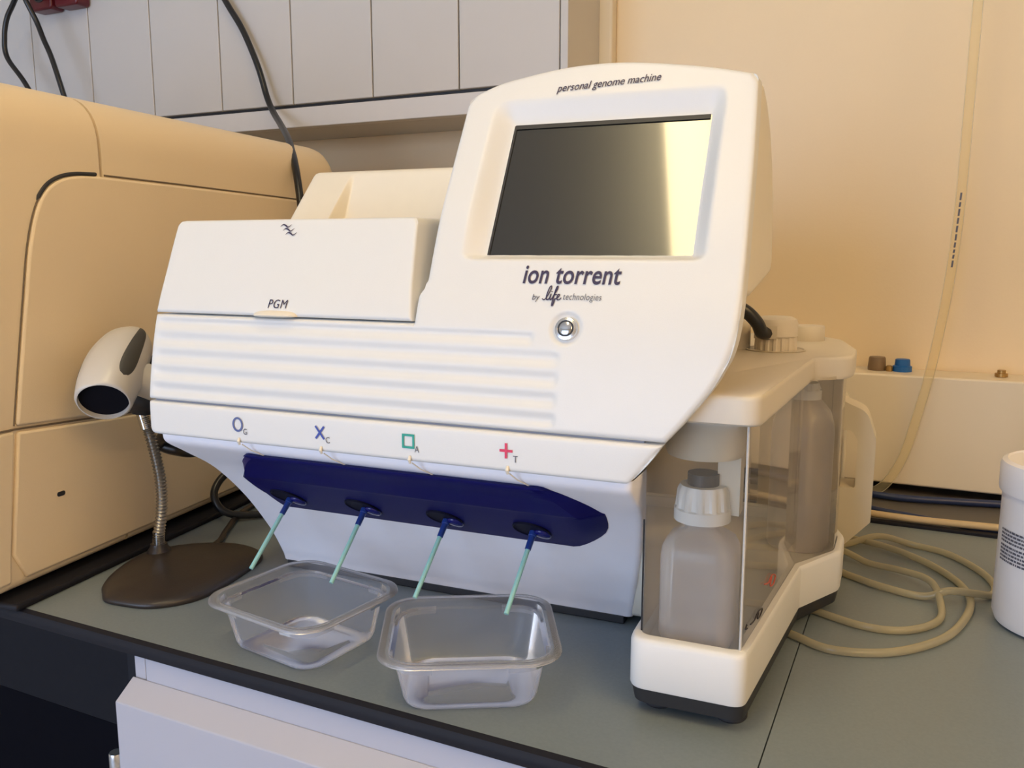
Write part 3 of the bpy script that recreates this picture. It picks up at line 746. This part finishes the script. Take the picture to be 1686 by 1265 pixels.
zring([(rrect(-.055, .034, -.048, .115, .02, 6), .0), (rrect(-.06, .038, -.050, .12, .022, 6), .006), (rrect(-.06, .038, -.050, .12, .022, 6), .158), (rrect(-.045, .02, -.04, .1, .02, 6), .183), (rrect(-.02, -.005, -.012, .012, .006, 6), .189)], M['milky'], 'jug_body', jug, ang=60)

# ------------------------------------------------------------------ large beige instrument on the left
LA = radians(8.1)
big = empty('beige_analyser', (-.7997, .5009, .0), LA, 'large beige instrument with rounded top and grooved side panels at the left edge', 'lab instrument')
def bigsec(z0, ztop_, x1, rt=.06, rb=.012):
    return fillet([(-.62, z0), (x1, z0), (x1, ztop_), (-.62, ztop_)], [.01, rb, rt, .01], 10)
prism('front_housing', bigsec(.012, .517, 0), -.030, .1715, 'y', M['beige'], big, r=.0015, ang=50)
V, F = [], []
sec = bigsec(.012, .517, 0); n = len(sec)
ends = [(.1745, 1, 0), (.50, 1, 0), (.62, 1, 0)]+[(.725-.055+.055*sin(radians(a)), 1-.0, .055*(1-cos(radians(a)))) for a in range(0, 91, 10)]
for (wy, k, ins) in ends:
    for (x, z) in sec: V.append((x-ins*(1 if x > -.3 else 0)*.9, wy, z-ins*(1 if z > .3 else 0)))
for j in range(len(ends)-1):
    for i in range(n): F.append((j*n+i, j*n+(i+1) % n, (j+1)*n+(i+1) % n, (j+1)*n+i))
F += [tuple(range(n))[::-1], tuple(range((len(ends)-1)*n, len(ends)*n))]
obj('rear_housing', V, F, M['beige'], big, angle=40)
prism('inner_frame', bigsec(.018, .512, -.004), .165, .180, 'y', M['rubber'], big)
def overlay(name, pts, x0, x1, r=.0015, m=None):
    """raised side panel: outline in (w, z)"""
    return prism(name, pts, x0, x1, 'x', m or M['beige'], big, r=r, ang=50)
arc = [(p[0], p[1]) for p in catmull([(.0345, .1775, 0), (.046, .24, 0), (.0575, .30, 0), (.068, .352, 0), (.080, .388, 0), (.094, .409, 0), (.112, .4205, 0), (.135, .4262, 0), (.165, .428, 0)], 6)]
door_pts = arc+[(.300, .427), (.500, .4245), (.690, .4215), (.700, .415), (.700, .1335), (.690, .1285)]
door = overlay('side_door', [(w_, z) for w_, z in door_pts], -.002, .0035, r=.0028)
low_pts = [(.0345, .1712), (.690, .1225), (.700, .117), (.700, .022), (.03, .022), (.0165, .05)]
overlay('lower_side_panel', low_pts, -.002, .0035, r=.0028)
overlay('lower_front_panel', [(-.030, .022), (.0120, .022), (.0150, .05), (.0310, .1722), (-.030, .1735)], -.002, .0035, r=.0025)
# shadow line under the upper cover, painted as a dark tube
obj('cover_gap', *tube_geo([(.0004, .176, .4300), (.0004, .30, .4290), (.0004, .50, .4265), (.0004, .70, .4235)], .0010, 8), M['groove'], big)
# dark tubes painting the shade in the gap around the door's front arch
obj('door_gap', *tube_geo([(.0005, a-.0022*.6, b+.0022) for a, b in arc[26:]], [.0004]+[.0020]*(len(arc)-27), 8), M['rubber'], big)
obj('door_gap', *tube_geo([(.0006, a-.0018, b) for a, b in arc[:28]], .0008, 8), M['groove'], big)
obj('panel_gap', *tube_geo([(.001, -.03, .1755), (.001, .0330, .1742), (.001, .69, .1258)], .0010, 8), M['groove'], big)  # dark tube painted as the shadow line of the panel seam
# lock slot low on the side panel
sl = [(p[0], p[1]) for p in rrect(.0745, .0850, .0935, .0985, .0024, 6)]
prism('lock_slot', sl, .0030, .0040, 'x', M['black'], big)
prism('slot_rim', [(p[0], p[1]) for p in rrect(.0738, .0868, .0928, .0992, .003, 6)], .0030, .0037, 'x', M['beige'], big)
box('foot_plinth', -.55, .022, -.002, .70, .0, .0075, M['edge'], big, r=.003)

# ------------------------------------------------------------------ wall cabinet
cab = empty('wall_cabinet', (-1.3, 1.28, .55), 0, 'grey-white wall cabinet with narrow flush panels above the instruments', 'cabinet')
def cb(name, x0, x1, y0, y1, z0, z1, m, r=0, p=None): return box(name, x0+1.3, x1+1.3, y0-1.28, y1-1.28, z0-.55, z1-.55, m, p or cab, r=r)
YC = 1.27
PX = [-2.07, -1.905, -1.7385, -1.5645, -1.394, -1.2185, -1.0500, -.8780, -.7095, -.5325]
for i in range(len(PX)-1):
    cb('door_panel', PX[i]+.0012, PX[i+1]-.0012, YC, YC+.018, .607, 1.5, M['cabinet'], .0015)
cb('carcass', -2.07, -.5325, YC+.020, 1.428, .566, 1.5, M['cabinet'], .001)
cb('side_panel', -.5315, -.519, YC-.001, 1.428, .566, 1.5, M['cabinet'], .001)
cb('bottom_rail', -2.07, -.519, YC-.004, YC+.020, .566, .600, M['rail'], .0015)
cb('shadow_gap', -2.065, -.535, YC+.010, YC+.019, .600, .607, M['black'])

# dark red sockets on the cabinet front
def socket(x, z, label):
    e = empty('wall_socket', (x, YC-.0005, z), 0, label, 'socket', 'dark red sockets on the wall cabinet')
    prism('socket_body', rrect(-.033, .033, 0, .07, .008, 5), -.032, 0, 'y', M['socket'], e, r=.004)
    o = obj('socket_well', *lathe_geo([(.0205, 0), (.0205, .0015), (.018, .0025), (.017, .0008), (.0001, .0008)], seg=32), M['black'], e)
    o.rotation_euler = (radians(90), 0, 0); o.location = (0, -.0315, .035)
    return e
socket(-1.585, .829, 'dark red wall socket at the top left, right of the one with the black plug')
socket(-1.661, .829, 'dark red wall socket with a black plug and hanging cord')
pl = empty('power_plug', (-1.655, YC-.033, .866), 0, 'black plug in the dark red socket at the top left', 'plug')
p_ = obj('plug_body', *lathe_geo([(.016, 0), (.018, .004), (.018, .02), (.012, .032), (.006, .040)], seg=24), M['cable'], pl); p_.rotation_euler = (radians(90), 0, 0)

def cord(name, label, cat, pts, r, m, seg=10, **k):
    o = tube(name, pts, r, m, seg=seg, **k); return tag(o, label, cat)
cord('black_cable', 'thin black cord looping down at the far top left behind the beige instrument', 'cord',
     [(-1.650, 1.197, .862), (-1.662, 1.196, .858), (-1.690, 1.20, .835), (-1.7125, 1.2, .810), (-1.7245, 1.2, .777), (-1.7218, 1.2, .736), (-1.6726, 1.2, .6805), (-1.63, 1.21, .60), (-1.60, 1.22, .50)], .0050, M['cable'])
cord('black_cable', 'black cord hanging straight from the socket beside the looping cord', 'cord',
     [(-1.648, 1.190, .868), (-1.636, 1.188, .836), (-1.6243, 1.2, .795), (-1.6072, 1.2, .759), (-1.5885, 1.2, .723), (-1.5644, 1.2, .658), (-1.55, 1.21, .58), (-1.54, 1.22, .50)], .0050, M['cable'])
cc_ = []
cord('black_cable', 'long black cable hanging in front of the wall cabinet down behind the white lid', 'cable',
     [(-1.235, 1.255, .88), (-1.185, 1.255, .797), (-1.146, 1.255, .740), (-1.110, 1.250, .673), (-1.088, 1.245, .6185), (-1.062, 1.230, .5886), (-1.013, 1.19, .560), (-.9385, 1.12, .523), (-.878, 1.06, .478), (-.850, 1.035, .426), (-.842, 1.03, .377), (-.838, 1.04, .25), (-.838, 1.07, .10), (-.83, 1.10, .008)], .0056, M['cable'])

# ------------------------------------------------------------------ clear tubs
def tub(label, x, y, ang, sx=.1395, sy=.1290, h=.0465):
    e = empty('clear_tub', (x, y, .0005), ang, label, 'tub', 'clear plastic tubs under the drip tubes')
    hx, hy = sx/2, sy/2
    def R(i, r, z): return (rrect(-hx+i, hx-i, -hy+i, hy-i, r, 8), z)
    # wall and floor as one thin skin with corner steps
    def C(i, r, z, c):
        p = rrect(-hx+i, hx-i, -hy+i, hy-i, r, 8); return (p, z)
    secs = [R(.0085, .024, h-.002), R(.0090, .024, h-.0075), R(.0125, .021, h-.0085), R(.0130, .020, h-.010), R(.0185, .019, .006), R(.0200, .019, .002), R(.0225, .018, .0), ]
    V, F = [], []; n = len(secs[0][0])
    for p, z in secs: V += [(a, b, z) for a, b in p]
    # raised centre of the floor
    for p, z in (R(.036, .010, .0002), R(.0368, .0095, .0009)): V += [(a, b, z) for a, b in p]
    m_ = len(secs)+2
    for j in range(m_-1):
        for i in range(n): F.append((j*n+i, j*n+(i+1) % n, (j+1)*n+(i+1) % n, (j+1)*n+i))
    F.append(tuple(range((m_-1)*n, m_*n)))
    obj('tub_wall', V, F, M['tubclear'], e, angle=50)
    # rolled rim
    rs_ = [R(.0085, .024, h-.002), R(.0078, .0245, h-.0004), R(.0060, .0255, h), R(.0020, .028, h), R(.0004, .029, h-.0008), R(.0, .029, h-.0028), R(.0012, .0285, h-.0028), R(.0018, .028, h-.0012), R(.0060, .0255, h-.0012)]
    V, F = [], []
    for p, z in rs_: V += [(a, b, z) for a, b in p]
    for j in range(len(rs_)-1):
        for i in range(n): F.append((j*n+i, j*n+(i+1) % n, (j+1)*n+(i+1) % n, (j+1)*n+i))
    obj('tub_rim', V, F, M['tubrim'], e, angle=60)
    # snap lugs in the corners under the rim
    g = []
    for sx_, sy_ in ((1, 1), (-1, 1), (-1, -1), (1, -1)):
        pts = []
        c0 = (sx_*(hx-.0095-.023), sy_*(hy-.0095-.023)); st = {(1, 1): 0, (-1, 1): 90, (-1, -1): 180, (1, -1): 270}[(sx_, sy_)]
        def arcp(r):
            o_ = [(c0[0]+r*cos(radians(st+90*k/8)), c0[1]+r*sin(radians(st+90*k/8))) for k in range(9)]
            a0 = o_[0]; a1 = o_[-1]; d0 = Vector((a0[0]-o_[1][0], a0[1]-o_[1][1])).normalized()*.010; d1 = Vector((a1[0]-o_[-2][0], a1[1]-o_[-2][1])).normalized()*.010
            return [(a0[0]+d0.x, a0[1]+d0.y)]+o_+[(a1[0]+d1.x, a1[1]+d1.y)]
        A_, B_ = arcp(.0228), arcp(.0205)
        v = [(a, b, h-.0065) for a, b in A_]+[(a, b, h-.0065) for a, b in B_]+[(a, b, h-.0125) for a, b in B_]
        k_ = len(A_); f = [(i, i+1, k_+i+1, k_+i) for i in range(k_-1)]+[(k_+i, k_+i+1, 2*k_+i+1, 2*k_+i) for i in range(k_-1)]
        f += [(0, k_, 2*k_), (k_-1, 2*k_-1, 3*k_-1)]
        obj('snap_lug', v, f, M['tubrim'], e, angle=40)
    return e
tub('clear plastic tub under the two left drip tubes, nearest the brown scanner base', -.4851, .5765, radians(-8))
tub('clear plastic tub under the two right drip tubes, turned at an angle', -.3175, .5774, radians(29.1), .1425, .1335)

# ------------------------------------------------------------------ barcode scanner and its stand
st = empty('scanner_stand', (-.705, .65, 0), 0, 'brown flat-based stand with a steel gooseneck beside the left tub', 'stand')
sb = [(-.739, .567), (-.722, .556), (-.702, .556), (-.672, .562), (-.652, .578), (-.641, .600), (-.640, .625), (-.646, .662), (-.655, .700), (-.666, .722), (-.690, .734), (-.720, .735), (-.750, .722), (-.776, .698), (-.790, .670), (-.784, .635), (-.768, .600), (-.752, .578)]
sbc = [(p[0]+.705, p[1]-.65) for p in [(q[0], q[1]) for q in catmull([(a, b, 0) for a, b in sb], 5, True)]]
def ssc(k, z): return ([(x*k, y*k) for x, y in sbc], z)
V, F = [], []; n = len(sbc)
secs = [ssc(.985, .0), ssc(1, .0015), ssc(1, .004), ssc(.98, .0062), ssc(.92, .0085), ssc(.75, .0110), ssc(.45, .0125), ssc(.15, .013)]
for p, z in secs: V += [(a, b, z) for a, b in p]
for j in range(len(secs)-1):
    for i in range(n): F.append((j*n+i, j*n+(i+1) % n, (j+1)*n+(i+1) % n, (j+1)*n+i))
F += [tuple(range(n))[::-1], tuple(range((len(secs)-1)*n, len(secs)*n))]
base = obj('base', V, F, M['brown'], st, angle=60)
o = obj('hollow_plug', *lathe_geo([(.0062, .0105), (.0062, .0125), (.0050, .0127), (.0045, .0115), (.0001, .0115)], (.013, -.012), 20), M['black'], st)
gx, gy = -.768+.705, .667-.65
obj('neck_socket', *lathe_geo([(.014, .006), (.0125, .013), (.010, .016), (.009, .020)], (gx, gy), 24), M['brown'], st)
gp_ = catmull([(gx, gy, .018), (gx+.001, gy, .030), (gx+.006, gy+.002, .06), (gx+.006, gy+.003, .09), (gx+.001, gy+.003, .12), (gx-.006, gy+.002, .148), (gx-.0105, gy, .165)], 16)
V, F = tube_geo(gp_, [.0057+.0009*(1 if i % 2 else -1) for i in range(len(gp_))], 16)
obj('gooseneck', V, F, M['gooseneck'], st, angle=20)
obj('neck_ferrule', *tube_geo([(gx, gy, .016), (gx+.0003, gy, .034)], .0062, 16), M['chrome'], st)
obj('neck_ferrule', *tube_geo([(gx-.0080, gy+.0004, .152), (gx-.0135, gy-.001, .174)], .0060, 16), M['chrome'], st)
# cradle that grips the scanner
cr = catmull([(gx-.013, gy-.001, .170), (gx-.010, gy+.0, .184), (gx-.002, gy+.006, .200), (gx+.010, gy+.014, .214), (gx+.020, gy+.022, .224)], 4)
obj('cradle', *tube_geo(cr, [.011+.012*smooth01(i/5) for i in range(len(cr))], 18), M['black'], st)

sc = empty('barcode_scanner', (-.765, .600, .170), 0, 'light grey handheld barcode scanner with dark grips held in the black cradle', 'scanner')
def sl_(p): return Vector((p[0]+.765, p[1]-.600, p[2]-.170))
spine = [(-.7420, .588, .1985), (-.7480, .598, .2085), (-.7545, .610, .2190), (-.7605, .622, .2295), (-.7660, .636, .2405), (-.7715, .650, .2510), (-.7780, .662, .2590)]
rw = [.0262, .0282, .0296, .0298, .0275, .0225, .0110]; rh = [.0250, .0268, .0275, .0270, .0250, .0200, .0090]
spc = catmull([sl_(p) for p in spine], 6); rwc = [p[0] for p in catmull([(a, 0, 0) for a in rw], 6)]; rhc = [p[0] for p in catmull([(a, 0, 0) for a in rh], 6)]
right = Vector((.90, .42, .12)).normalized()
V, F = [], []; SG = 40
frames = []
for i, p in enumerate(spc):
    T = (spc[min(i+1, len(spc)-1)]-spc[max(i-1, 0)]).normalized(); Rr = (right-T*right.dot(T)).normalized(); Up = Rr.cross(T); Up = -Up if Up.z < 0 else Up
    if i < 14:
        T = (T*(i/14)+Vector((-.50, .66, .56))*(1-i/14)).normalized(); Rr = (right-T*right.dot(T)).normalized(); Up = Rr.cross(T); Up = -Up if Up.z < 0 else Up
    frames.append((p, T, Rr, Up))
    for k in range(SG):
        a = 2*pi*k/SG; ca, sa = cos(a), sin(a); e_ = .85
        V.append(p+Rr*(rwc[i]*math.copysign(abs(ca)**e_, ca))+Up*(rhc[i]*math.copysign(abs(sa)**e_, sa)))
m_ = len(spc)
for j in range(m_-1):
    for k in range(SG): F.append((j*SG+k, j*SG+(k+1) % SG, (j+1)*SG+(k+1) % SG, (j+1)*SG+k))
F.append(tuple(range((m_-1)*SG, m_*SG)))
# mouth lip turning inward
p, T, Rr, Up = frames[0]
for (k1, dd) in ((.97, -.0015), (.93, -.0015), (.92, .005)):
    for k in range(SG):
        a = 2*pi*k/SG; V.append(p+T*dd+Rr*(rwc[0]*k1*cos(a))+Up*(rhc[0]*k1*sin(a)))
b0 = m_*SG
for k in range(SG): F.append((k, (k+1) % SG, b0+(k+1) % SG, b0+k))
for j in range(2):
    for k in range(SG): F.append((b0+j*SG+k, b0+j*SG+(k+1) % SG, b0+(j+1)*SG+(k+1) % SG, b0+(j+1)*SG+k))
body = obj('scanner_body', V, F, M['scanner'], sc, angle=60)
V = [p+T*.004+Rr*(rwc[0]*.925*cos(2*pi*k/SG))+Up*(rhc[0]*.925*sin(2*pi*k/SG)) for k in range(SG)]
V += [p+T*.010+Rr*(rwc[0]*.925*cos(2*pi*k/SG))+Up*(rhc[0]*.925*sin(2*pi*k/SG)) for k in range(SG)]
obj('scan_window', V, [tuple(range(SG))]+[(k, (k+1) % SG, SG+(k+1) % SG, SG+k) for k in range(SG)], M['kick'], sc, smooth=False)
# handle running down to the cradle
hp_ = catmull([sl_((-.754, .625, .222)), sl_((-.742, .642, .212)), sl_((-.724, .662, .196)), sl_((-.706, .684, .170))], 6)
obj('scanner_handle', *tube_geo(hp_, [.019-.003*i/len(hp_) for i in range(len(hp_))], 20), M['scanner'], sc)
def grip(a_mid, wa, i0, i1):
    V, F = [], []; K = 10; rows = list(range(i0, i1+1))
    for q_, i in enumerate(rows):
        t = q_/(len(rows)-1); hw = wa*sqrt(max(0.0, 1-(2*t-1)**4))*(1.1-.35*t)+.001
        p, T, Rr, Up = frames[i]
        for k in range(K+1):
            a = a_mid+hw*(2*k/K-1); ca, sa = cos(a), sin(a); e_ = .85; of = 1.0+.035*(1-abs(2*k/K-1)**4)*(1-abs(2*t-1)**6)
            V.append(p+Rr*(rwc[i]*of*math.copysign(abs(ca)**e_, ca))+Up*(rhc[i]*of*math.copysign(abs(sa)**e_, sa)))
    for j in range(len(rows)-1):
        for k in range(K): F.append((j*(K+1)+k, j*(K+1)+k+1, (j+1)*(K+1)+k+1, (j+1)*(K+1)+k))
    obj('grip', V, F, M['grip'], sc, angle=60)
grip(radians(34), radians(19), 6, 35); grip(radians(168), radians(22), 6, 22)
cord('scanner_cable', 'thin dark cable running from the brown scanner base back along the worktop', 'cable',
     [(-.728, .700, .0065), (-.738, .722, .0062), (-.747, .740, .0050), (-.770, .775, .0045), (-.803, .835, .0045), (-.815, .900, .0045), (-.80, .98, .0045), (-.74, 1.06, .0045), (-.66, 1.10, .0045)], .0034, M['brown'])
cord('black_cable', 'black cable bending down beside the beige instrument behind the left end of the sequencer', 'cable',
     [(-.70, 1.07, .16), (-.76, .98, .125), (-.80, .89, .088), (-.812, .840, .065), (-.818, .815, .052), (-.815, .800, .034), (-.800, .803, .014), (-.775, .83, .0062), (-.72, .90, .0062), (-.68, 1.06, .0062)], .0050, M['cable'])
cord('scanner_cable', 'black cable drooping from the scanner handle just under the corner of the sequencer', 'cable',
     [(-.706, .684, .166), (-.745, .690, .150), (-.785, .698, .135), (-.795, .705, .124), (-.780, .712, .1185), (-.755, .720, .1185), (-.72, .76, .13), (-.69, .84, .15), (-.68, .98, .16), (-.68, 1.06, .14)], .0075, M['cable'])

# ------------------------------------------------------------------ things on the right
cable_pts = [mw(.470, .170, .320), mw(.487, .150, .308), mw(.494, .133, .298), mw(.497, .120, .282), mw(.496, .112, .2705)]
cord('black_cable', 'thick flat black cable entering the white cap cover on top of the bay', 'cable',
     [mw(.440, .10, .300), mw(.462, .098, .2985), mw(.478, .100, .291), mw(.4885, .104, .280), mw(.4925, .110, .2705), mw(.498, .118, .2690)], .0066, M['cable'])

bk = empty('plastic_tub', (.1335, .905, 0), 0, 'white plastic screw-top tub with a printed label at the right edge', 'tub')
obj('tub_body', *lathe_geo([(.0, .0), (.050, .0), (.0565, .003), (.059, .010), (.0585, .125), (.0590, .128)], seg=64, close=False), M['bucket'], bk)
obj('tub_lid', *lathe_geo([(.0585, .128), (.0612, .1285), (.0618, .131), (.0620, .152), (.0605, .156), (.0565, .158), (.0555, .1565), (.0001, .1565)], seg=64, close=False), M['bucket'], bk)
random.seed(4)
V, F = [], []
def lab(a0, a1, z0, z1, r=.0593):
    b = len(V); K = max(1, int((a1-a0)/.04))
    for k in range(K+1):
        a = a0+(a1-a0)*k/K; V.append((r*cos(a), r*sin(a), z0)); V.append((r*cos(a), r*sin(a), z1))
    for k in range(K): F.append((b+2*k, b+2*k+2, b+2*k+3, b+2*k+1))
for ln in range(9):
    z = .0935-ln*.0034-(.001 if ln > 3 else 0); a = radians(196); end = radians(250 if ln not in (3, 8) else 228)
    while a < end:
        d = random.uniform(.02, .075); lab(a, min(a+d, end), z, z+.0019); a += d+.012
obj('label_print', V, F, M['inkgrey'], bk, smooth=False)

# small caps standing on the duct
DZ = .170
def cap(name, label, x, y, prof, m):
    o = lathe(name, prof, m, seg=28, loc=(x, y, DZ)); return tag(o, label, 'cap')
cap('screw_cap', 'brown screw cap on the wall duct, left of the blue cap', -.063, 1.395, [(.0125, 0), (.0128, .004), (.0118, .018), (.0108, .020), (.0001, .0200)], M['bronze'])
cap('screw_cap', 'bright blue screw cap on the wall duct', -.028, 1.395, [(.0135, 0), (.0135, .008), (.0110, .009), (.0103, .0175), (.0090, .0185), (.0001, .0185)], M['bluecap'])
tag(lathe('nut', [(.0045, 0), (.0052, .002), (.0050, .007), (.0030, .0088), (.0001, .0088)], M['brass'], seg=12, loc=(-.0455, 1.388, DZ)), 'tiny brass nut on the wall duct right beside the brown cap', 'nut')
tag(lathe('pipe_fitting', [(.0060, 0), (.0060, .0025), (.0085, .003), (.0085, .0075), (.0055, .008), (.0055, .0120), (.0001, .0120)], M['brass'], seg=12, loc=(.101, 1.392, DZ-.002)), 'small brown fitting on the wall duct above the white tub', 'fitting')

# clear hose hanging in front of the wall and marked cable
V_, F_ = None, None
cord('clear_hose', 'thick clear yellowish hose hanging down the wall in front of the duct', 'hose',
     [(.033, 1.33, .90), (.0325, 1.33, .67), (.0315, 1.33, .53), (.0305, 1.33, .42), (.027, 1.33, .34), (.021, 1.33, .27), (.010, 1.33, .185), (-.001, 1.33, .125), (-.019, 1.33, .05), (-.047, 1.325, .004), (-.09, 1.31, -.0), (-.16, 1.29, -.0)], .0066, M['hose2'], seg=14)
V, F = [], []
z = .425
while z > .332:
    d = random.uniform(.004, .010); x = float(np.interp(z, [.27, .34, .42, .53], [.021, .027, .0305, .0315]))
    V += [(x-.0012, 1.3222, z), (x+.0012, 1.3222, z), (x+.0012-.0006, 1.3222, z-d), (x-.0012-.0006, 1.3222, z-d)]; k = len(V)-4; F.append((k, k+1, k+2, k+3)); z -= d+.0025
hose_ = bpy.data.objects['clear_hose']
obj('hose_print', [(a-hose_.location.x, b-hose_.location.y, c-(hose_.location.z-Z0)) for a, b, c in V], F, M['inkgrey'], hose_, smooth=False)
cord('blue_cable', 'dark blue cable along the foot of the duct', 'cable', [(-.30, 1.30, .0), (-.12, 1.315, .0), (-.02, 1.305, .0), (.06, 1.32, .0), (.14, 1.335, .0), (.3, 1.34, .0)], .0052, M['bluecable'])
cord('blue_cable', 'second dark blue cable lying behind the cream cable', 'cable', [(-.30, 1.20, .0), (-.09, 1.235, .0), (-.03, 1.225, .0), (.05, 1.205, .0), (.12, 1.200, .0), (.3, 1.19, .0)], .0045, M['bluecable'])
cord('cream_cable', 'cream cable along the back edge of the worktop', 'cable', [(-.30, 1.188, .0095), (-.10, 1.181, .0092), (0.0, 1.174, .0092), (.08, 1.180, .0092), (.14, 1.186, .0092), (.3, 1.188, .0092)], .0046, M['creamcable'])

hr = .0038
cord('coiled_hose', 'pale translucent hose looping over the worktop right of the bottle bay', 'hose',
     [(-.20, .86, hr), (-.135, .80, hr), (-.089, .772, hr), (-.054, .757, hr), (-.007, .775, hr), (.032, .822, hr), (.052, .880, hr), (.058, .935, hr), (.045, .985, hr), (.012, 1.030, hr+.001), (-.036, 1.060, hr+.003),
      (-.10, 1.080, hr), (-.16, 1.06, hr), (-.18, .98, hr), (-.14, .92, hr), (-.10, .905, hr), (-.085, .965, hr), (-.055, .948, hr), (-.024, .928, hr+.001), (.015, .918, hr+.001), (.038, .920, hr+.010), (.062, .935, hr+.006), (.078, .955, hr), (.082, .985, hr), (.070, 1.025, hr), (.040, 1.068, hr), (.002, 1.085, hr), (-.035, 1.075, hr+.008), (-.075, 1.045, hr), (-.13, 1.02, hr)], hr, M['hose'], seg=12)
cord('coiled_hose', 'inner loop of pale translucent hose nearest the bay foot', 'hose',
     [(-.16, .88, hr), (-.115, .850, hr), (-.077, .836, hr), (-.034, .820, hr), (.0, .826, hr), (.026, .856, hr), (.032, .895, hr), (.022, .937, hr+.011), (-.008, .972, hr+.006), (-.040, .992, hr+.002), (-.075, 1.002, hr+.010), (-.12, 1.0, hr+.006)], hr*.95, M['hose'], seg=12)
